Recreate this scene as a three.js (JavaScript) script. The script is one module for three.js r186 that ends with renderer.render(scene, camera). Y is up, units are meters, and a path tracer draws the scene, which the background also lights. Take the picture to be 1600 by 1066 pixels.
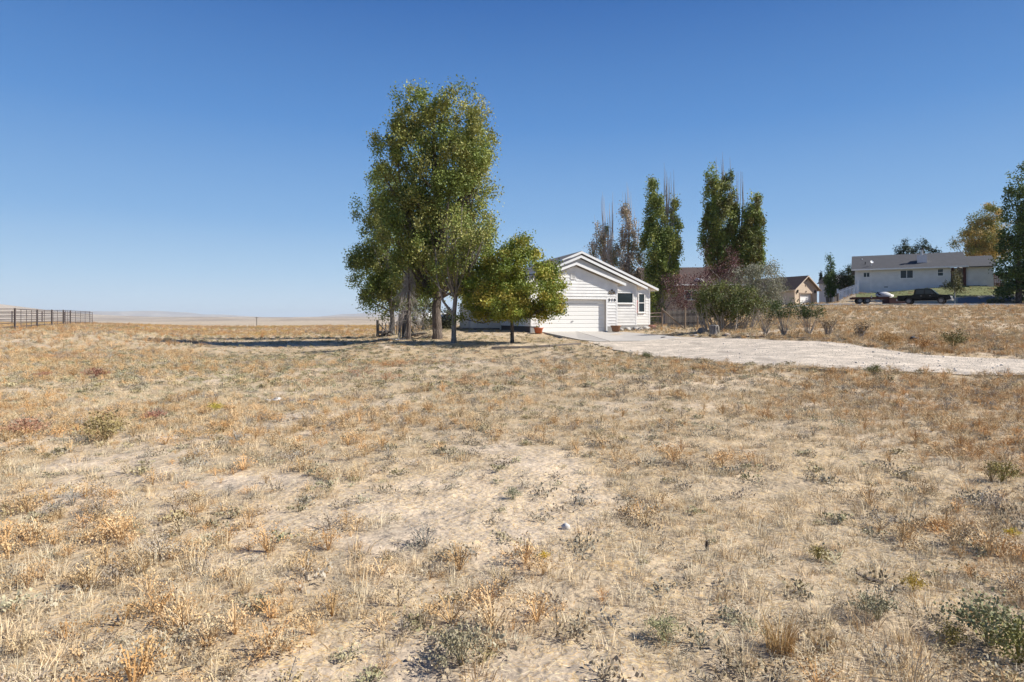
import * as THREE from 'three';
import { FontLoader } from 'three/addons/loaders/FontLoader.js';
import { TextGeometry } from 'three/addons/geometries/TextGeometry.js';
import { mergeGeometries } from 'three/addons/utils/BufferGeometryUtils.js';

// ---------------------------------------------------------------- camera, sky, sun, exposure
const scene = new THREE.Scene();
const F = 1000, EYE = 1.7, HORIZON = 500;                 // focal length in photo pixels, eye height, horizon row
const camera = new THREE.PerspectiveCamera(2 * Math.atan(533 / F) * 180 / Math.PI, 1600 / 1066, 0.1, 40000);
camera.position.set(0, EYE, 0);
camera.lookAt(0, EYE, -10);
camera.setViewOffset(1600, 1066, 0, 533 - HORIZON, 1600, 1066);

const EXPOSURE = 1.62;
const SUN_AZ = 82 * Math.PI / 180, SUN_EL = 40 * Math.PI / 180;   // to the right of straight behind the camera
const sunDir = new THREE.Vector3(Math.sin(SUN_AZ) * Math.cos(SUN_EL), Math.sin(SUN_EL), Math.cos(SUN_AZ) * Math.cos(SUN_EL));
{
  const W = 512, Hh = 256, data = new Float32Array(W * Hh * 4);
  const L = (v) => Math.pow(v / 255, 2.2) / EXPOSURE;
  const stops = [[0, 210, 227, 240], [.02, 200, 222, 239], [.07, 172, 206, 236], [.148, 134, 179, 227], [.287, 93, 145, 209], [.447, 62, 110, 179], [.7, 48, 86, 153], [1, 40, 74, 138]].map(([a, ...c]) => [a, ...c.map(L)]);
  for (let j = 0; j < Hh; j++) for (let i = 0; i < W; i++) {
    const el = ((j + .5) / Hh - .5) * Math.PI, az = ((i + .5) / W - .5) * 2 * Math.PI;
    const s = Math.max(0, Math.sin(el));
    let k = 1; while (k < stops.length - 1 && stops[k][0] < s) k++;
    const a = stops[k - 1], b = stops[k], t = Math.min(1, Math.max(0, (s - a[0]) / (b[0] - a[0])));
    const dir = new THREE.Vector3(Math.cos(el) * Math.cos(az), Math.sin(el), Math.cos(el) * Math.sin(az));
    const c = Math.max(0, dir.dot(sunDir)), glow = 0.06 * Math.pow(c, 6) + 0.2 * Math.pow(c, 40);
    const o = (j * W + i) * 4;
    for (let q = 0; q < 3; q++) data[o + q] = a[q + 1] + (b[q + 1] - a[q + 1]) * t + glow * [1, .95, .85][q];
    data[o + 3] = 1;
  }
  const sky = new THREE.DataTexture(data, W, Hh, THREE.RGBAFormat, THREE.FloatType);
  sky.mapping = THREE.EquirectangularReflectionMapping; sky.magFilter = THREE.LinearFilter; sky.needsUpdate = true;
  scene.background = sky; scene.environment = sky;
}
const sun = new THREE.DirectionalLight(new THREE.Color(1, .955, .885), 4.8);
sun.position.copy(sunDir).multiplyScalar(120).add(new THREE.Vector3(0, 0, -40));
sun.target.position.set(0, 0, -40);
sun.castShadow = true; sun.shadow.mapSize.set(4096, 4096);
Object.assign(sun.shadow.camera, { left: -110, right: 110, top: 90, bottom: -90, near: 1, far: 400 });
scene.add(sun, sun.target);
const renderer = new THREE.WebGLRenderer({ antialias: true });
renderer.toneMapping = THREE.LinearToneMapping;
renderer.toneMappingExposure = EXPOSURE;
renderer.shadowMap.enabled = true;
scene.fog = new THREE.FogExp2(0xd5dfe8, 0.00006);

// ---------------------------------------------------------------- small helpers
const V = (x, y, z) => new THREE.Vector3(x, y, z);
const clamp = (x, a = 0, b = 1) => Math.min(b, Math.max(a, x));
const lerp = (a, b, t) => a + (b - a) * t;
const sst = (a, b, x) => { const t = clamp((x - a) / (b - a)); return t * t * (3 - 2 * t); };
function rng(seed) { let s = seed | 0; return () => { s = (s + 0x6d2b79f5) | 0; let t = Math.imul(s ^ (s >>> 15), 1 | s); t = (t + Math.imul(t ^ (t >>> 7), 61 | t)) ^ t; return ((t ^ (t >>> 14)) >>> 0) / 4294967296; }; }
function hash(i, j) { let h = Math.imul(i, 374761393) + Math.imul(j, 668265263) | 0; h = Math.imul(h ^ (h >>> 13), 1274126177); return ((h ^ (h >>> 16)) >>> 0) / 4294967296; }
function noise(x, y) { const i = Math.floor(x), j = Math.floor(y), u = x - i, v = y - j, a = u * u * (3 - 2 * u), b = v * v * (3 - 2 * v);
  return lerp(lerp(hash(i, j), hash(i + 1, j), a), lerp(hash(i, j + 1), hash(i + 1, j + 1), a), b) * 2 - 1; }
const fbm = (x, y, n = 4) => { let s = 0, a = .5, f = 1; for (let k = 0; k < n; k++) { s += a * noise(x * f + k * 17.3, y * f - k * 9.1); a *= .5; f *= 2.03; } return s; };
const names = new Map();
function numbered(n) { const k = names.get(n) || 0; names.set(n, k + 1); return k ? `${n}_${String(k).padStart(3, '0')}` : n; }
function tag(o, label, category, group, kind) { if (label) o.userData.label = label; if (category) o.userData.category = category; if (group) o.userData.group = group; if (kind) o.userData.kind = kind; return o; }
function thing(name, label, category, pos = [0, 0, 0], turn = 0, group) { const o = new THREE.Group(); o.name = numbered(name); o.position.set(...pos); o.rotation.y = turn; scene.add(o); return tag(o, label, category, group); }

class MB {
  constructor() { this.p = []; this.n = []; this.u = []; this.c = []; this.i = []; this.useColor = false; }
  vert(p, n, u, c) { this.p.push(p.x, p.y, p.z); this.n.push(n.x, n.y, n.z); this.u.push(u[0], u[1]); if (c) this.useColor = true; this.c.push(...(c || [1, 1, 1])); return this.p.length / 3 - 1; }
  static uv(p, n) { const ax = Math.abs(n.x), ay = Math.abs(n.y), az = Math.abs(n.z); return ay >= ax && ay >= az ? [p.x, p.z] : ax >= az ? [p.z, p.y] : [p.x, p.y]; }
  poly(pts, c) { const n = V(0, 0, 0); for (let k = 1; k < pts.length - 1; k++) n.add(V(0, 0, 0).crossVectors(pts[k].clone().sub(pts[0]), pts[k + 1].clone().sub(pts[0]))); n.normalize();
    const id = pts.map((p) => this.vert(p, n, MB.uv(p, n), c)); for (let k = 1; k < id.length - 1; k++) this.i.push(id[0], id[k], id[k + 1]); return this; }
  hull8(v, c) { for (const f of [[0, 1, 2, 3], [5, 4, 7, 6], [4, 0, 3, 7], [1, 5, 6, 2], [3, 2, 6, 7], [4, 5, 1, 0]]) this.poly(f.map((k) => v[k]), c); return this; }
  box(cx, cy, cz, sx, sy, sz, rot, c) { const e = new THREE.Matrix4(); if (rot) e.makeRotationFromEuler(new THREE.Euler(rot[0] || 0, rot[1] || 0, rot[2] || 0)); e.setPosition(cx, cy, cz);
    const q = [[-1, -1, 1], [1, -1, 1], [1, 1, 1], [-1, 1, 1], [-1, -1, -1], [1, -1, -1], [1, 1, -1], [-1, 1, -1]].map(([x, y, z]) => V(x * sx / 2, y * sy / 2, z * sz / 2).applyMatrix4(e)); return this.hull8(q, c); }
  span(x0, x1, y0, y1, z0, z1, c) { return this.box((x0 + x1) / 2, (y0 + y1) / 2, (z0 + z1) / 2, x1 - x0, y1 - y0, z1 - z0, null, c); }
  beam(a, b, w, h, c) { const d = b.clone().sub(a), L = d.length(); d.normalize(); const up = Math.abs(d.y) > .95 ? V(1, 0, 0) : V(0, 1, 0); const s = V(0, 0, 0).crossVectors(d, up).normalize().multiplyScalar(w / 2), t = V(0, 0, 0).crossVectors(s, d).normalize().multiplyScalar(h / 2);
    const g = (o, i, j) => o.clone().addScaledVector(s, i).addScaledVector(t, j); return this.hull8([g(a, -1, -1), g(a, 1, -1), g(a, 1, 1), g(a, -1, 1), g(b, -1, -1), g(b, 1, -1), g(b, 1, 1), g(b, -1, 1)].map((x) => x), c); }
  prism(pts, z0, z1, c) { const A = pts.map(([x, y]) => V(x, y, z1)), B = pts.map(([x, y]) => V(x, y, z0)); this.poly(A, c); this.poly(B.slice().reverse(), c);
    for (let k = 0; k < pts.length; k++) { const m = (k + 1) % pts.length; this.poly([B[k], B[m], A[m], A[k]], c); } return this; }
  tube(pts, r, sides = 6, c, cap = true) { let prev = null; const rings = []; let len = 0;
    for (let k = 0; k < pts.length; k++) { const t = pts[Math.min(k + 1, pts.length - 1)].clone().sub(pts[Math.max(k - 1, 0)]).normalize(); let s = prev ? prev.clone().addScaledVector(t, -prev.dot(t)) : (Math.abs(t.y) > .9 ? V(1, 0, 0) : V(0, 1, 0)).cross(t); s.normalize(); prev = s; const b = V(0, 0, 0).crossVectors(t, s); const rad = Array.isArray(r) ? r[k] : r; if (k) len += pts[k].distanceTo(pts[k - 1]);
      const ring = []; for (let q = 0; q <= sides; q++) { const a = q / sides * Math.PI * 2, n = s.clone().multiplyScalar(Math.cos(a)).addScaledVector(b, Math.sin(a)); ring.push(this.vert(pts[k].clone().addScaledVector(n, rad), n, [q / sides * Math.max(.05, rad) * 6.28, len], c)); } rings.push(ring); }
    for (let k = 0; k + 1 < rings.length; k++) for (let q = 0; q < sides; q++) { const a = rings[k][q], b = rings[k][q + 1], d = rings[k + 1][q], e = rings[k + 1][q + 1]; this.i.push(a, b, e, a, e, d); }
    if (cap) for (const [k, w] of [[0, -1], [pts.length - 1, 1]]) { const t = pts[Math.min(k + 1, pts.length - 1)].clone().sub(pts[Math.max(k - 1, 0)]).normalize().multiplyScalar(w); const ctr = this.vert(pts[k], t, [0, 0], c); const id = rings[k].map((q) => this.vert(V(this.p[q * 3], this.p[q * 3 + 1], this.p[q * 3 + 2]), t, [0, 0], c)); for (let q = 0; q < sides; q++) w > 0 ? this.i.push(ctr, id[q], id[q + 1]) : this.i.push(ctr, id[q + 1], id[q]); }
    return this; }
  blob(cx, cy, cz, rx, ry, rz, c, seed = 1, rough = .15, seg = 10) { const base = this.p.length / 3, R = seg >> 1; for (let j = 0; j <= R; j++) for (let i = 0; i <= seg; i++) { const th = j / R * Math.PI, ph = i / seg * 2 * Math.PI, n = V(Math.sin(th) * Math.cos(ph), Math.cos(th), Math.sin(th) * Math.sin(ph)); const k = 1 + rough * noise(n.x * 1.7 + seed * 7.1 + n.y, n.z * 1.7 - seed * 3.3 + n.y * 1.3) * 1.6; this.vert(V(cx + n.x * rx * k, cy + n.y * ry * k, cz + n.z * rz * k), n, [i / seg * rx * 6, j / R * ry * 3], c); }
    for (let j = 0; j < R; j++) for (let i = 0; i < seg; i++) { const a = base + j * (seg + 1) + i, b = a + 1, d = a + seg + 1; this.i.push(a, b, d, b, d + 1, d); } return this; }
  geo() { const g = new THREE.BufferGeometry(); g.setAttribute('position', new THREE.Float32BufferAttribute(this.p, 3)); g.setAttribute('normal', new THREE.Float32BufferAttribute(this.n, 3)); g.setAttribute('uv', new THREE.Float32BufferAttribute(this.u, 2)); if (this.useColor) g.setAttribute('color', new THREE.Float32BufferAttribute(this.c, 3)); g.setIndex(this.i); g.swapXZ = () => { const m = new THREE.Matrix4().set(0, 0, 1, 0, 0, 1, 0, 0, 1, 0, 0, 0, 0, 0, 0, 1); g.applyMatrix4(m); g.setIndex(this.i.slice().reverse()); return g; }; return g; }
  add(name, material, parent, label) { const m = new THREE.Mesh(this.geo(), material); m.name = parent ? name : numbered(name); m.castShadow = m.receiveShadow = true; (parent || scene).add(m); if (label) m.userData.label = label; return m; }
}

// ---------------------------------------------------------------- textures and materials
function noiseTexture(size, fn, srgb) { const d = new Uint8Array(size * size * 4); for (let y = 0; y < size; y++) for (let x = 0; x < size; x++) { const c = fn(x / size, y / size), o = (y * size + x) * 4; for (let k = 0; k < 3; k++) d[o + k] = clamp(Array.isArray(c) ? c[k] : c) * 255; d[o + 3] = 255; }
  const t = new THREE.DataTexture(d, size, size); t.wrapS = t.wrapT = THREE.RepeatWrapping; t.magFilter = THREE.LinearFilter; if (srgb) t.colorSpace = THREE.SRGBColorSpace; t.needsUpdate = true; return t; }
function wrapNoise(u, v, f, seed) { const x = u * f, y = v * f, i = Math.floor(x), j = Math.floor(y), a = x - i, b = y - j, s = a * a * (3 - 2 * a), t = b * b * (3 - 2 * b), h = (p, q) => hash(((p % f) + f) % f + seed * 131, ((q % f) + f) % f + seed * 57); return lerp(lerp(h(i, j), h(i + 1, j), s), lerp(h(i, j + 1), h(i + 1, j + 1), s), t); }
const wfbm = (u, v, f, seed) => .5 * wrapNoise(u, v, f, seed) + .27 * wrapNoise(u, v, f * 2, seed + 1) + .15 * wrapNoise(u, v, f * 4, seed + 2) + .08 * wrapNoise(u, v, f * 8, seed + 3);
const texMottle = noiseTexture(256, (u, v) => .80 + .2 * wfbm(u, v, 8, 3));
const texGrit = noiseTexture(256, (u, v) => .62 + .38 * (.4 * wfbm(u, v, 16, 5) + .6 * hash(Math.floor(u * 256), Math.floor(v * 256))));
const texBark = noiseTexture(256, (u, v) => { const k = wfbm(u + .04 * wrapNoise(u, v, 8, 2), v * .25 + .0, 16, 9); return .45 + .55 * sst(.3, .62, k); });
const texWood = noiseTexture(256, (u, v) => .68 + .32 * wfbm(u * 1, (v * .12) % 1, 32, 12));
const texShingle = noiseTexture(256, (u, v) => { const row = Math.floor(v * 16), cx = u * 8 + hash(row, 4) * 3, tab = hash(Math.floor(cx) % 97, row); return .70 + .18 * tab + .12 * hash(Math.floor(u * 256), Math.floor(v * 256)); });
const rep = (t, m) => { const c = t.clone(); c.repeat.set(1 / m, 1 / m); c.needsUpdate = true; return c; };
const lin = (r, g, b) => new THREE.Color().setRGB(r, g, b);
function mat(rgb, rough = .85, o = {}) { return new THREE.MeshStandardMaterial({ color: lin(...rgb), roughness: rough, side: THREE.DoubleSide, ...o }); }
const M = {
  siding: mat([.85, .835, .795], .6, { map: rep(texMottle, 3) }),
  trim: mat([.82, .81, .78], .5),
  soffit: mat([.55, .50, .44], .8),
  door: mat([.84, .82, .765], .45),
  shingleGrey: mat([.12, .112, .108], .95, { map: rep(texShingle, 2.4), bumpMap: rep(texShingle, 2.4), bumpScale: .01 }),
  shingleDark: mat([.072, .073, .08], .95, { map: rep(texShingle, 2.4), bumpMap: rep(texShingle, 2.4), bumpScale: .01 }),
  shingleBrown: mat([.085, .055, .045], .95, { map: rep(texShingle, 2.4) }),
  concrete: mat([.52, .48, .425], .9, { map: rep(texGrit, 1.3), bumpMap: rep(texGrit, 1.3), bumpScale: .003 }),
  foundation: mat([.42, .41, .39], .9, { map: rep(texGrit, 2) }),
  glass: new THREE.MeshPhysicalMaterial({ color: lin(.03, .04, .045), roughness: .05, metalness: 0, specularIntensity: .7, ior: 1.45, side: THREE.DoubleSide }),
  black: mat([.02, .02, .022], .5),
  metal: mat([.45, .45, .45], .4, { metalness: .8 }),
  pipe: mat([.10, .08, .075], .6, { metalness: .2 }),
  wood: mat([.30, .22, .15], .9, { map: rep(texWood, 1), bumpMap: rep(texWood, 1), bumpScale: .004 }),
  oldWood: mat([.17, .145, .12], .95, { map: rep(texWood, 1), bumpMap: rep(texWood, 1), bumpScale: .006 }),
  bark: mat([.17, .135, .11], .95, { map: rep(texBark, .7), bumpMap: rep(texBark, .7), bumpScale: .03 }),
  barkPale: mat([.30, .27, .235], .95, { map: rep(texBark, .5), bumpMap: rep(texBark, .5), bumpScale: .015 }),
  deadTwig: mat([.34, .295, .25], .95),
  stucco: mat([.64, .51, .38], .9, { map: rep(texMottle, 2) }),
  greyWall: mat([.80, .785, .75], .8, { map: rep(texMottle, 4) }),
  terracotta: mat([.42, .12, .05], .8),
  stone: mat([.44, .40, .36], .9, { map: rep(texGrit, .5) }),
  white: mat([.8, .8, .79], .5),
  leaf: new THREE.MeshPhysicalMaterial({ color: lin(1, 1, 1), vertexColors: true, roughness: .6, transmission: .36, thickness: 0, side: THREE.DoubleSide, specularIntensity: .4 }),
};

// ---------------------------------------------------------------- the lie of the land
const padLevel = (d) => d < 30.5 ? .58 : d < 38 ? lerp(.58, .62, (d - 30.5) / 7.5) : d < 41.5 ? lerp(.62, .92, (d - 38) / 3.5) : Math.min(1.05, .92 + (d - 41.5) * .01);
function H(x, z) {
  const d = Math.max(-z, 0), r = x / Math.max(d, 1), R = Math.hypot(x, z);
  let h = .006 * Math.min(d, 31) + .26 * sst(29, 42, d) * sst(-.56, -.28, r) + .28 * sst(46, 78, d);
  h += .75 * sst(-.38, -.72, r) * sst(22, 46, d);
  h -= .17 * Math.exp(-(((d - 29.5) / 5) ** 2)) * sst(-.62, -.42, r) * sst(.1, -.04, r);
  const pad = sst(-9.8, -5.6, x) * sst(19, 12, x) * sst(25, 31, d) * sst(82, 62, d);
  h = lerp(h, padLevel(d), pad);
  const up = .009 * Math.min(d, 105) + .05 * Math.max(0, Math.min(d, 75) - 16) + .014 * Math.max(0, Math.min(d, 105) - 75);
  h = lerp(h, up, sst(.17, .5, r) * sst(3, 16, d));
  const mound = sst(.49, .545, r) * sst(75.5, 86, d);
  h += mound * (1.35 + 1.15 * sst(.54, .74, r));
  if (R > 110) {
    const rr = Math.min(R, 9000);
    let far = -10 - Math.min(R, 3000) * .0012 + 3.2 * fbm(x / 700, z / 700, 3) * sst(300, 900, R) + sst(2600, 9000, rr) * (40 + 30 * noise(x / 1500, z / 1500));
    const g = (cx, cz, s) => Math.exp(-((x - cx) ** 2 + (z - cz) ** 2) / (2 * s * s));
    far += 165 * g(-5500, -6000, 720) + 30 * g(-5120, -8500, 330) + 22 * g(-2400, -7800, 900) + 14 * g(-1250, -4300, 420);
    far += sst(14500, 20000, R) * (40 + 260 * Math.max(0, fbm(x / 4200 + 1.7, z / 9000, 4) + .12));
    h = lerp(h, far, sst(100, 430, R));
  }
  return h;
}
const micro = (x, z) => { const d = Math.hypot(x, z); return d > 90 ? 0 : (.045 * fbm(x * .55, z * .55, 3) + .014 * noise(x * 2.7, z * 2.7) + .010 * noise(x * 7.1, z * 7.1)) * sst(90, 30, d); };
function spot(px, py) { // where the line of sight of a photo pixel meets the land
  const sx = (px - 800) / F, sy = (HORIZON - py) / F; let d = 1.5;
  while (d < 400 && EYE + sy * d > H(sx * d, -d)) d *= 1.004; return V(sx * d, H(sx * d, -d), -d); }
const at = (px, d, lift = 0) => { const x = (px - 800) / F * d; return V(x, H(x, -d) + lift, -d); };

// outlines of gravel, concrete, lawn on the land
const nearEdge = [[905, 530.5], [930, 538], [962, 547], [1000, 554], [1060, 561], [1160, 569], [1300, 576], [1420, 582], [1600, 587], [1800, 592], [2050, 597]].map(([a, b]) => spot(a, b));
const farEdge = [[962, 521], [985, 521.5], [1020, 524], [1062, 526.5], [1120, 528.5], [1200, 531], [1300, 535], [1385, 547], [1455, 555], [1600, 562], [1800, 567], [2050, 572]].map(([a, b]) => spot(a, b));
const apronRing = [[846, 519.4], [949, 517.6], [1000, 521.8], [1068, 528], [1000, 533.5], [930, 534], [908, 532]].map(([a, b]) => spot(a, b));
const inside = (ring, x, z) => { let k = false; for (let i = 0, j = ring.length - 1; i < ring.length; j = i++) { const a = ring[i], b = ring[j]; if ((a.z > z) !== (b.z > z) && x < (b.x - a.x) * (z - a.z) / (b.z - a.z) + a.x) k = !k; } return k; };
const driveRing = [...nearEdge, ...farEdge.slice().reverse()];
const streetMid = (x) => -72.5 - .02 * (x - 40);
const onStreet = (x, z) => x > 26 && Math.abs(z - streetMid(x)) < 3.2;
const HOUSE = { x: 1.19, z: -41, y: .9, turn: .287 };
const houseLocal = (x, z) => { const dx = x - HOUSE.x, dz = z - HOUSE.z, c = Math.cos(HOUSE.turn), s = Math.sin(HOUSE.turn); return [dx * c - dz * s, dx * s + dz * c]; };
const inHouse = (x, z) => { const [u, w] = houseLocal(x, z); return (u > -.1 && u < 6.2 && w < .1 && w > -7) || (u > -.7 && u < 10.8 && w < -1.4 && w > -12.5); };
const blocked = (x, z) => inside(driveRing, x, z) || inside(apronRing, x, z) || onStreet(x, z) || inHouse(x, z);
// ---------------------------------------------------------------- ground sheet
const groundTexture = (() => {
  const S = 2048, c = document.createElement('canvas'); c.width = c.height = S; const g = c.getContext('2d'), R = rng(11);
  const img = g.createImageData(S, S), D = img.data;
  for (let y = 0; y < S; y++) for (let x = 0; x < S; x++) { const u = x / S, v = y / S, k = wfbm(u, v, 14, 21), f = wrapNoise(u, v, 128, 4), p = hash(x, y), o = (y * S + x) * 4, t = .795 + .26 * (k - .5) + .13 * (f - .5) + .13 * (p - .5); D[o] = 205 * t + 12; D[o + 1] = 189 * t + 10; D[o + 2] = 166 * t + 8; D[o + 3] = 255; }
  g.putImageData(img, 0, 0); g.lineCap = 'round';
  const tones = ['#d9c69a', '#cdb581', '#e3d3ab', '#bfa272', '#b08d5c', '#97805e', '#c7a878', '#8c7659', '#d2bd92'];
  for (let k = 0; k < 52000; k++) { const x = R() * S, y = R() * S; if (wfbm(x / S, y / S, 10, 33) < .30 + .22 * R()) continue; const a = R() * 6.283, L = 10 + 45 * R() * R(), b = (R() - .5) * .9; g.strokeStyle = tones[Math.floor(R() * tones.length)]; g.globalAlpha = .45 + .5 * R(); g.lineWidth = .8 + 1.6 * R();
    for (const ox of x < 60 ? [0, S] : x > S - 60 ? [0, -S] : [0]) for (const oy of y < 60 ? [0, S] : y > S - 60 ? [0, -S] : [0]) { g.beginPath(); g.moveTo(x + ox, y + oy); g.quadraticCurveTo(x + ox + Math.cos(a) * L * .5, y + oy + Math.sin(a) * L * .5, x + ox + Math.cos(a + b) * L, y + oy + Math.sin(a + b) * L); g.stroke(); } }
  g.globalAlpha = 1;
  for (let k = 0; k < 5000; k++) { const x = R() * S, y = R() * S, r = 1 + 3 * R() * R(); g.fillStyle = ['#b9aa95', '#a39480', '#d8ccb8', '#8f806c'][Math.floor(R() * 4)]; g.beginPath(); g.arc(x, y, r, 0, 6.3); g.fill(); }
  const t = new THREE.CanvasTexture(c); t.colorSpace = THREE.SRGBColorSpace; t.wrapS = t.wrapT = THREE.RepeatWrapping; return t;
})();
const groundBump = noiseTexture(512, (u, v) => .6 * wfbm(u, v, 20, 41) + .4 * wfbm(u, v, 64, 43));
M.ground = new THREE.MeshStandardMaterial({ map: rep(groundTexture, 5), bumpMap: rep(groundBump, 3), bumpScale: .05, vertexColors: true, roughness: 1, side: THREE.DoubleSide });
const landCover = (x, z) => sst(-.30, .25, -fbm(x / 260 + 3, z / 420, 4) - .6 * fbm(x / 1400 + 5, z / 1400, 3));   // 1 = grass and soil, 0 = brown brush
const isBare = (x, z) => sst(.10, .38, fbm(x * .5 + 40, z * .5, 3) + .16 * noise(x * 2.1, z * 2.1));          // 1 = bare pale soil
{
  const angles = []; for (let a = -56; a <= 56.01; a += .2) angles.push(a); for (let a = 58.5; a < 303.9; a += 2.5) angles.push(a);
  const radii = [.35]; while (radii[radii.length - 1] < 24000) radii.push(radii[radii.length - 1] * 1.022 + .01);
  const nA = angles.length, p = [], u = [], col = [], idx = [];
  p.push(0, H(0, 0), 0); u.push(0, 0); col.push(1, 1, 1);
  for (const r of radii) for (const a of angles) {
    const t = a * Math.PI / 180, x = Math.sin(t) * r, z = -Math.cos(t) * r; let y = H(x, z) + micro(x, z);
    if (r < 110 && (inside(driveRing, x, z) || inside(apronRing, x, z) || onStreet(x, z))) y = H(x, z) - .07;
    p.push(x, y, z); u.push(x, z);
    const bare = isBare(x, z), big = fbm(x / 9, z / 9, 3), cover = landCover(x, z), tone = [lerp(.66, 1, cover), lerp(.62, 1, cover), lerp(.60, 1, cover)];
    let c = [lerp(.90, 1.06, bare) + .09 * big, lerp(.85, 1.03, bare) + .08 * big, lerp(.75, 1.0, bare) + .06 * big];
    c = c.map((v, i) => v * tone[i]);
    col.push(...c);
  }
  for (let j = 0; j < nA; j++) idx.push(0, 1 + (j + 1) % nA, 1 + j);
  for (let i = 0; i + 1 < radii.length; i++) for (let j = 0; j < nA; j++) { const a = 1 + i * nA + j, b = 1 + i * nA + (j + 1) % nA, c = a + nA, d = b + nA; idx.push(a, b, c, b, d, c); }
  const g = new THREE.BufferGeometry(); g.setAttribute('position', new THREE.Float32BufferAttribute(p, 3)); g.setAttribute('uv', new THREE.Float32BufferAttribute(u, 2)); g.setAttribute('color', new THREE.Float32BufferAttribute(col, 3)); g.setIndex(idx); g.computeVertexNormals();
  const m = new THREE.Mesh(g, M.ground); m.name = 'ground'; m.receiveShadow = true; m.userData.kind = 'structure'; scene.add(m);
}
function sheet(name, left, right, lift, material, across = 14, steps = 90, ragged = 0) { // a sheet draped over the land between two edges
  const curve = (pts) => new THREE.CatmullRomCurve3(pts, false, 'centripetal'); const A = curve(left), B = curve(right), p = [], u = [], idx = [];
  for (let i = 0; i <= steps; i++) for (let j = 0; j <= across; j++) { const t = i / steps; let s = j / across; const a = A.getPoint(t), b = B.getPoint(t); const w = ragged / Math.max(1, a.distanceTo(b)); if (j === 0) s += w * fbm(a.x * 1.3, a.z * 1.3); if (j === across) s += w * fbm(b.x * 1.3 + 9, b.z * 1.3); const x = lerp(a.x, b.x, s), z = lerp(a.z, b.z, s); p.push(x, H(x, z) + lift + (ragged ? .012 * fbm(x * .9, z * .9) : 0), z); u.push(x, z); }
  for (let i = 0; i < steps; i++) for (let j = 0; j < across; j++) { const a = i * (across + 1) + j, b = a + 1, c = a + across + 1; idx.push(a, b, c, b, c + 1, c); }
  const g = new THREE.BufferGeometry(); g.setAttribute('position', new THREE.Float32BufferAttribute(p, 3)); g.setAttribute('uv', new THREE.Float32BufferAttribute(u, 2)); g.setIndex(idx); g.computeVertexNormals(); const n = g.attributes.normal; if (n.getY(0) < 0) { g.setIndex(idx.reverse()); g.computeVertexNormals(); }
  const m = new THREE.Mesh(g, material); m.name = name; m.receiveShadow = true; m.userData.kind = 'structure'; scene.add(m); return m;
}
const texGravel = noiseTexture(1024, (u, v) => { const k = wfbm(u, v, 9, 61), f = wrapNoise(u, v, 160, 62), q = wrapNoise(u, v, 320, 63), p = hash(Math.floor(u * 1024) + 7, Math.floor(v * 1024)); const t = .605 + .26 * (k - .5) + .24 * (f - .5) + .2 * (q - .5) + .16 * (p - .5); return [t * 1.205, t * 1.13, t * 1.03]; }, true);
M.gravel = mat([.97, .95, .92], .97, { map: rep(texGravel, 4), bumpMap: rep(texGravel, 4), bumpScale: .012 });
M.asphalt = mat([.17, .17, .175], .95, { map: rep(texGrit, 2) });
M.lawn = mat([.16, .17, .06], 1, { map: rep(texGrit, .7) });
sheet('gravel_driveway', nearEdge, farEdge, .0, M.gravel, 18, 120, .4);
{ // concrete apron in front of the garage, two slabs with a joint between them
  const m = new MB(); const fan = (ring) => { const c = ring.reduce((a, b) => a.add(b), V(0, 0, 0)).multiplyScalar(1 / ring.length); const lift = (q) => V(q.x, H(q.x, q.z) + .03, q.z); for (let k = 0; k < ring.length; k++) m.poly([lift(c), lift(ring[(k + 1) % ring.length]), lift(ring[k])].reverse()); for (let k = 0; k < ring.length; k++) { const A = lift(ring[k]), B = lift(ring[(k + 1) % ring.length]), dn = V(0, -.2, 0); m.poly([A, B, B.clone().add(dn), A.clone().add(dn)]); } };
  const mid = (a, b, t) => a.clone().lerp(b, t), q = apronRing, a = mid(q[0], q[1], .5), b = mid(q[5], q[4], .3);
  fan([q[0], a, b, q[5], q[6]]); fan([mid(q[0], q[1], .508), q[1], q[2], q[3], q[4], mid(q[5], q[4], .33)]);
  m.add('concrete_apron', M.concrete).userData.kind = 'structure';
}
{ const L = [], Rr = []; for (let x = 26; x <= 130; x += 4) { L.push(V(x, 0, streetMid(x) + 3)); Rr.push(V(x, 0, streetMid(x) - 3)); } sheet('street', L, Rr, .0, M.asphalt, 6, 60); }
{ const L = [], Rr = []; for (let k = 0; k <= 12; k++) { const px = 1338 + k * 24; L.push(at(px, 79.5 + .4 * Math.sin(k))); Rr.push(at(px, 92)); } sheet('lawn', L, Rr, .03, M.lawn, 14, 40); }
{ // side road climbing to the right, dark asphalt beside the white house
  const L = [at(1497, 76), at(1540, 77), at(1600, 78), at(1680, 79)], Rr = [at(1497, 79), at(1540, 80), at(1600, 80.5), at(1680, 81)]; sheet('house_drive', L, Rr, .04, M.asphalt, 6, 20); }

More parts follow.
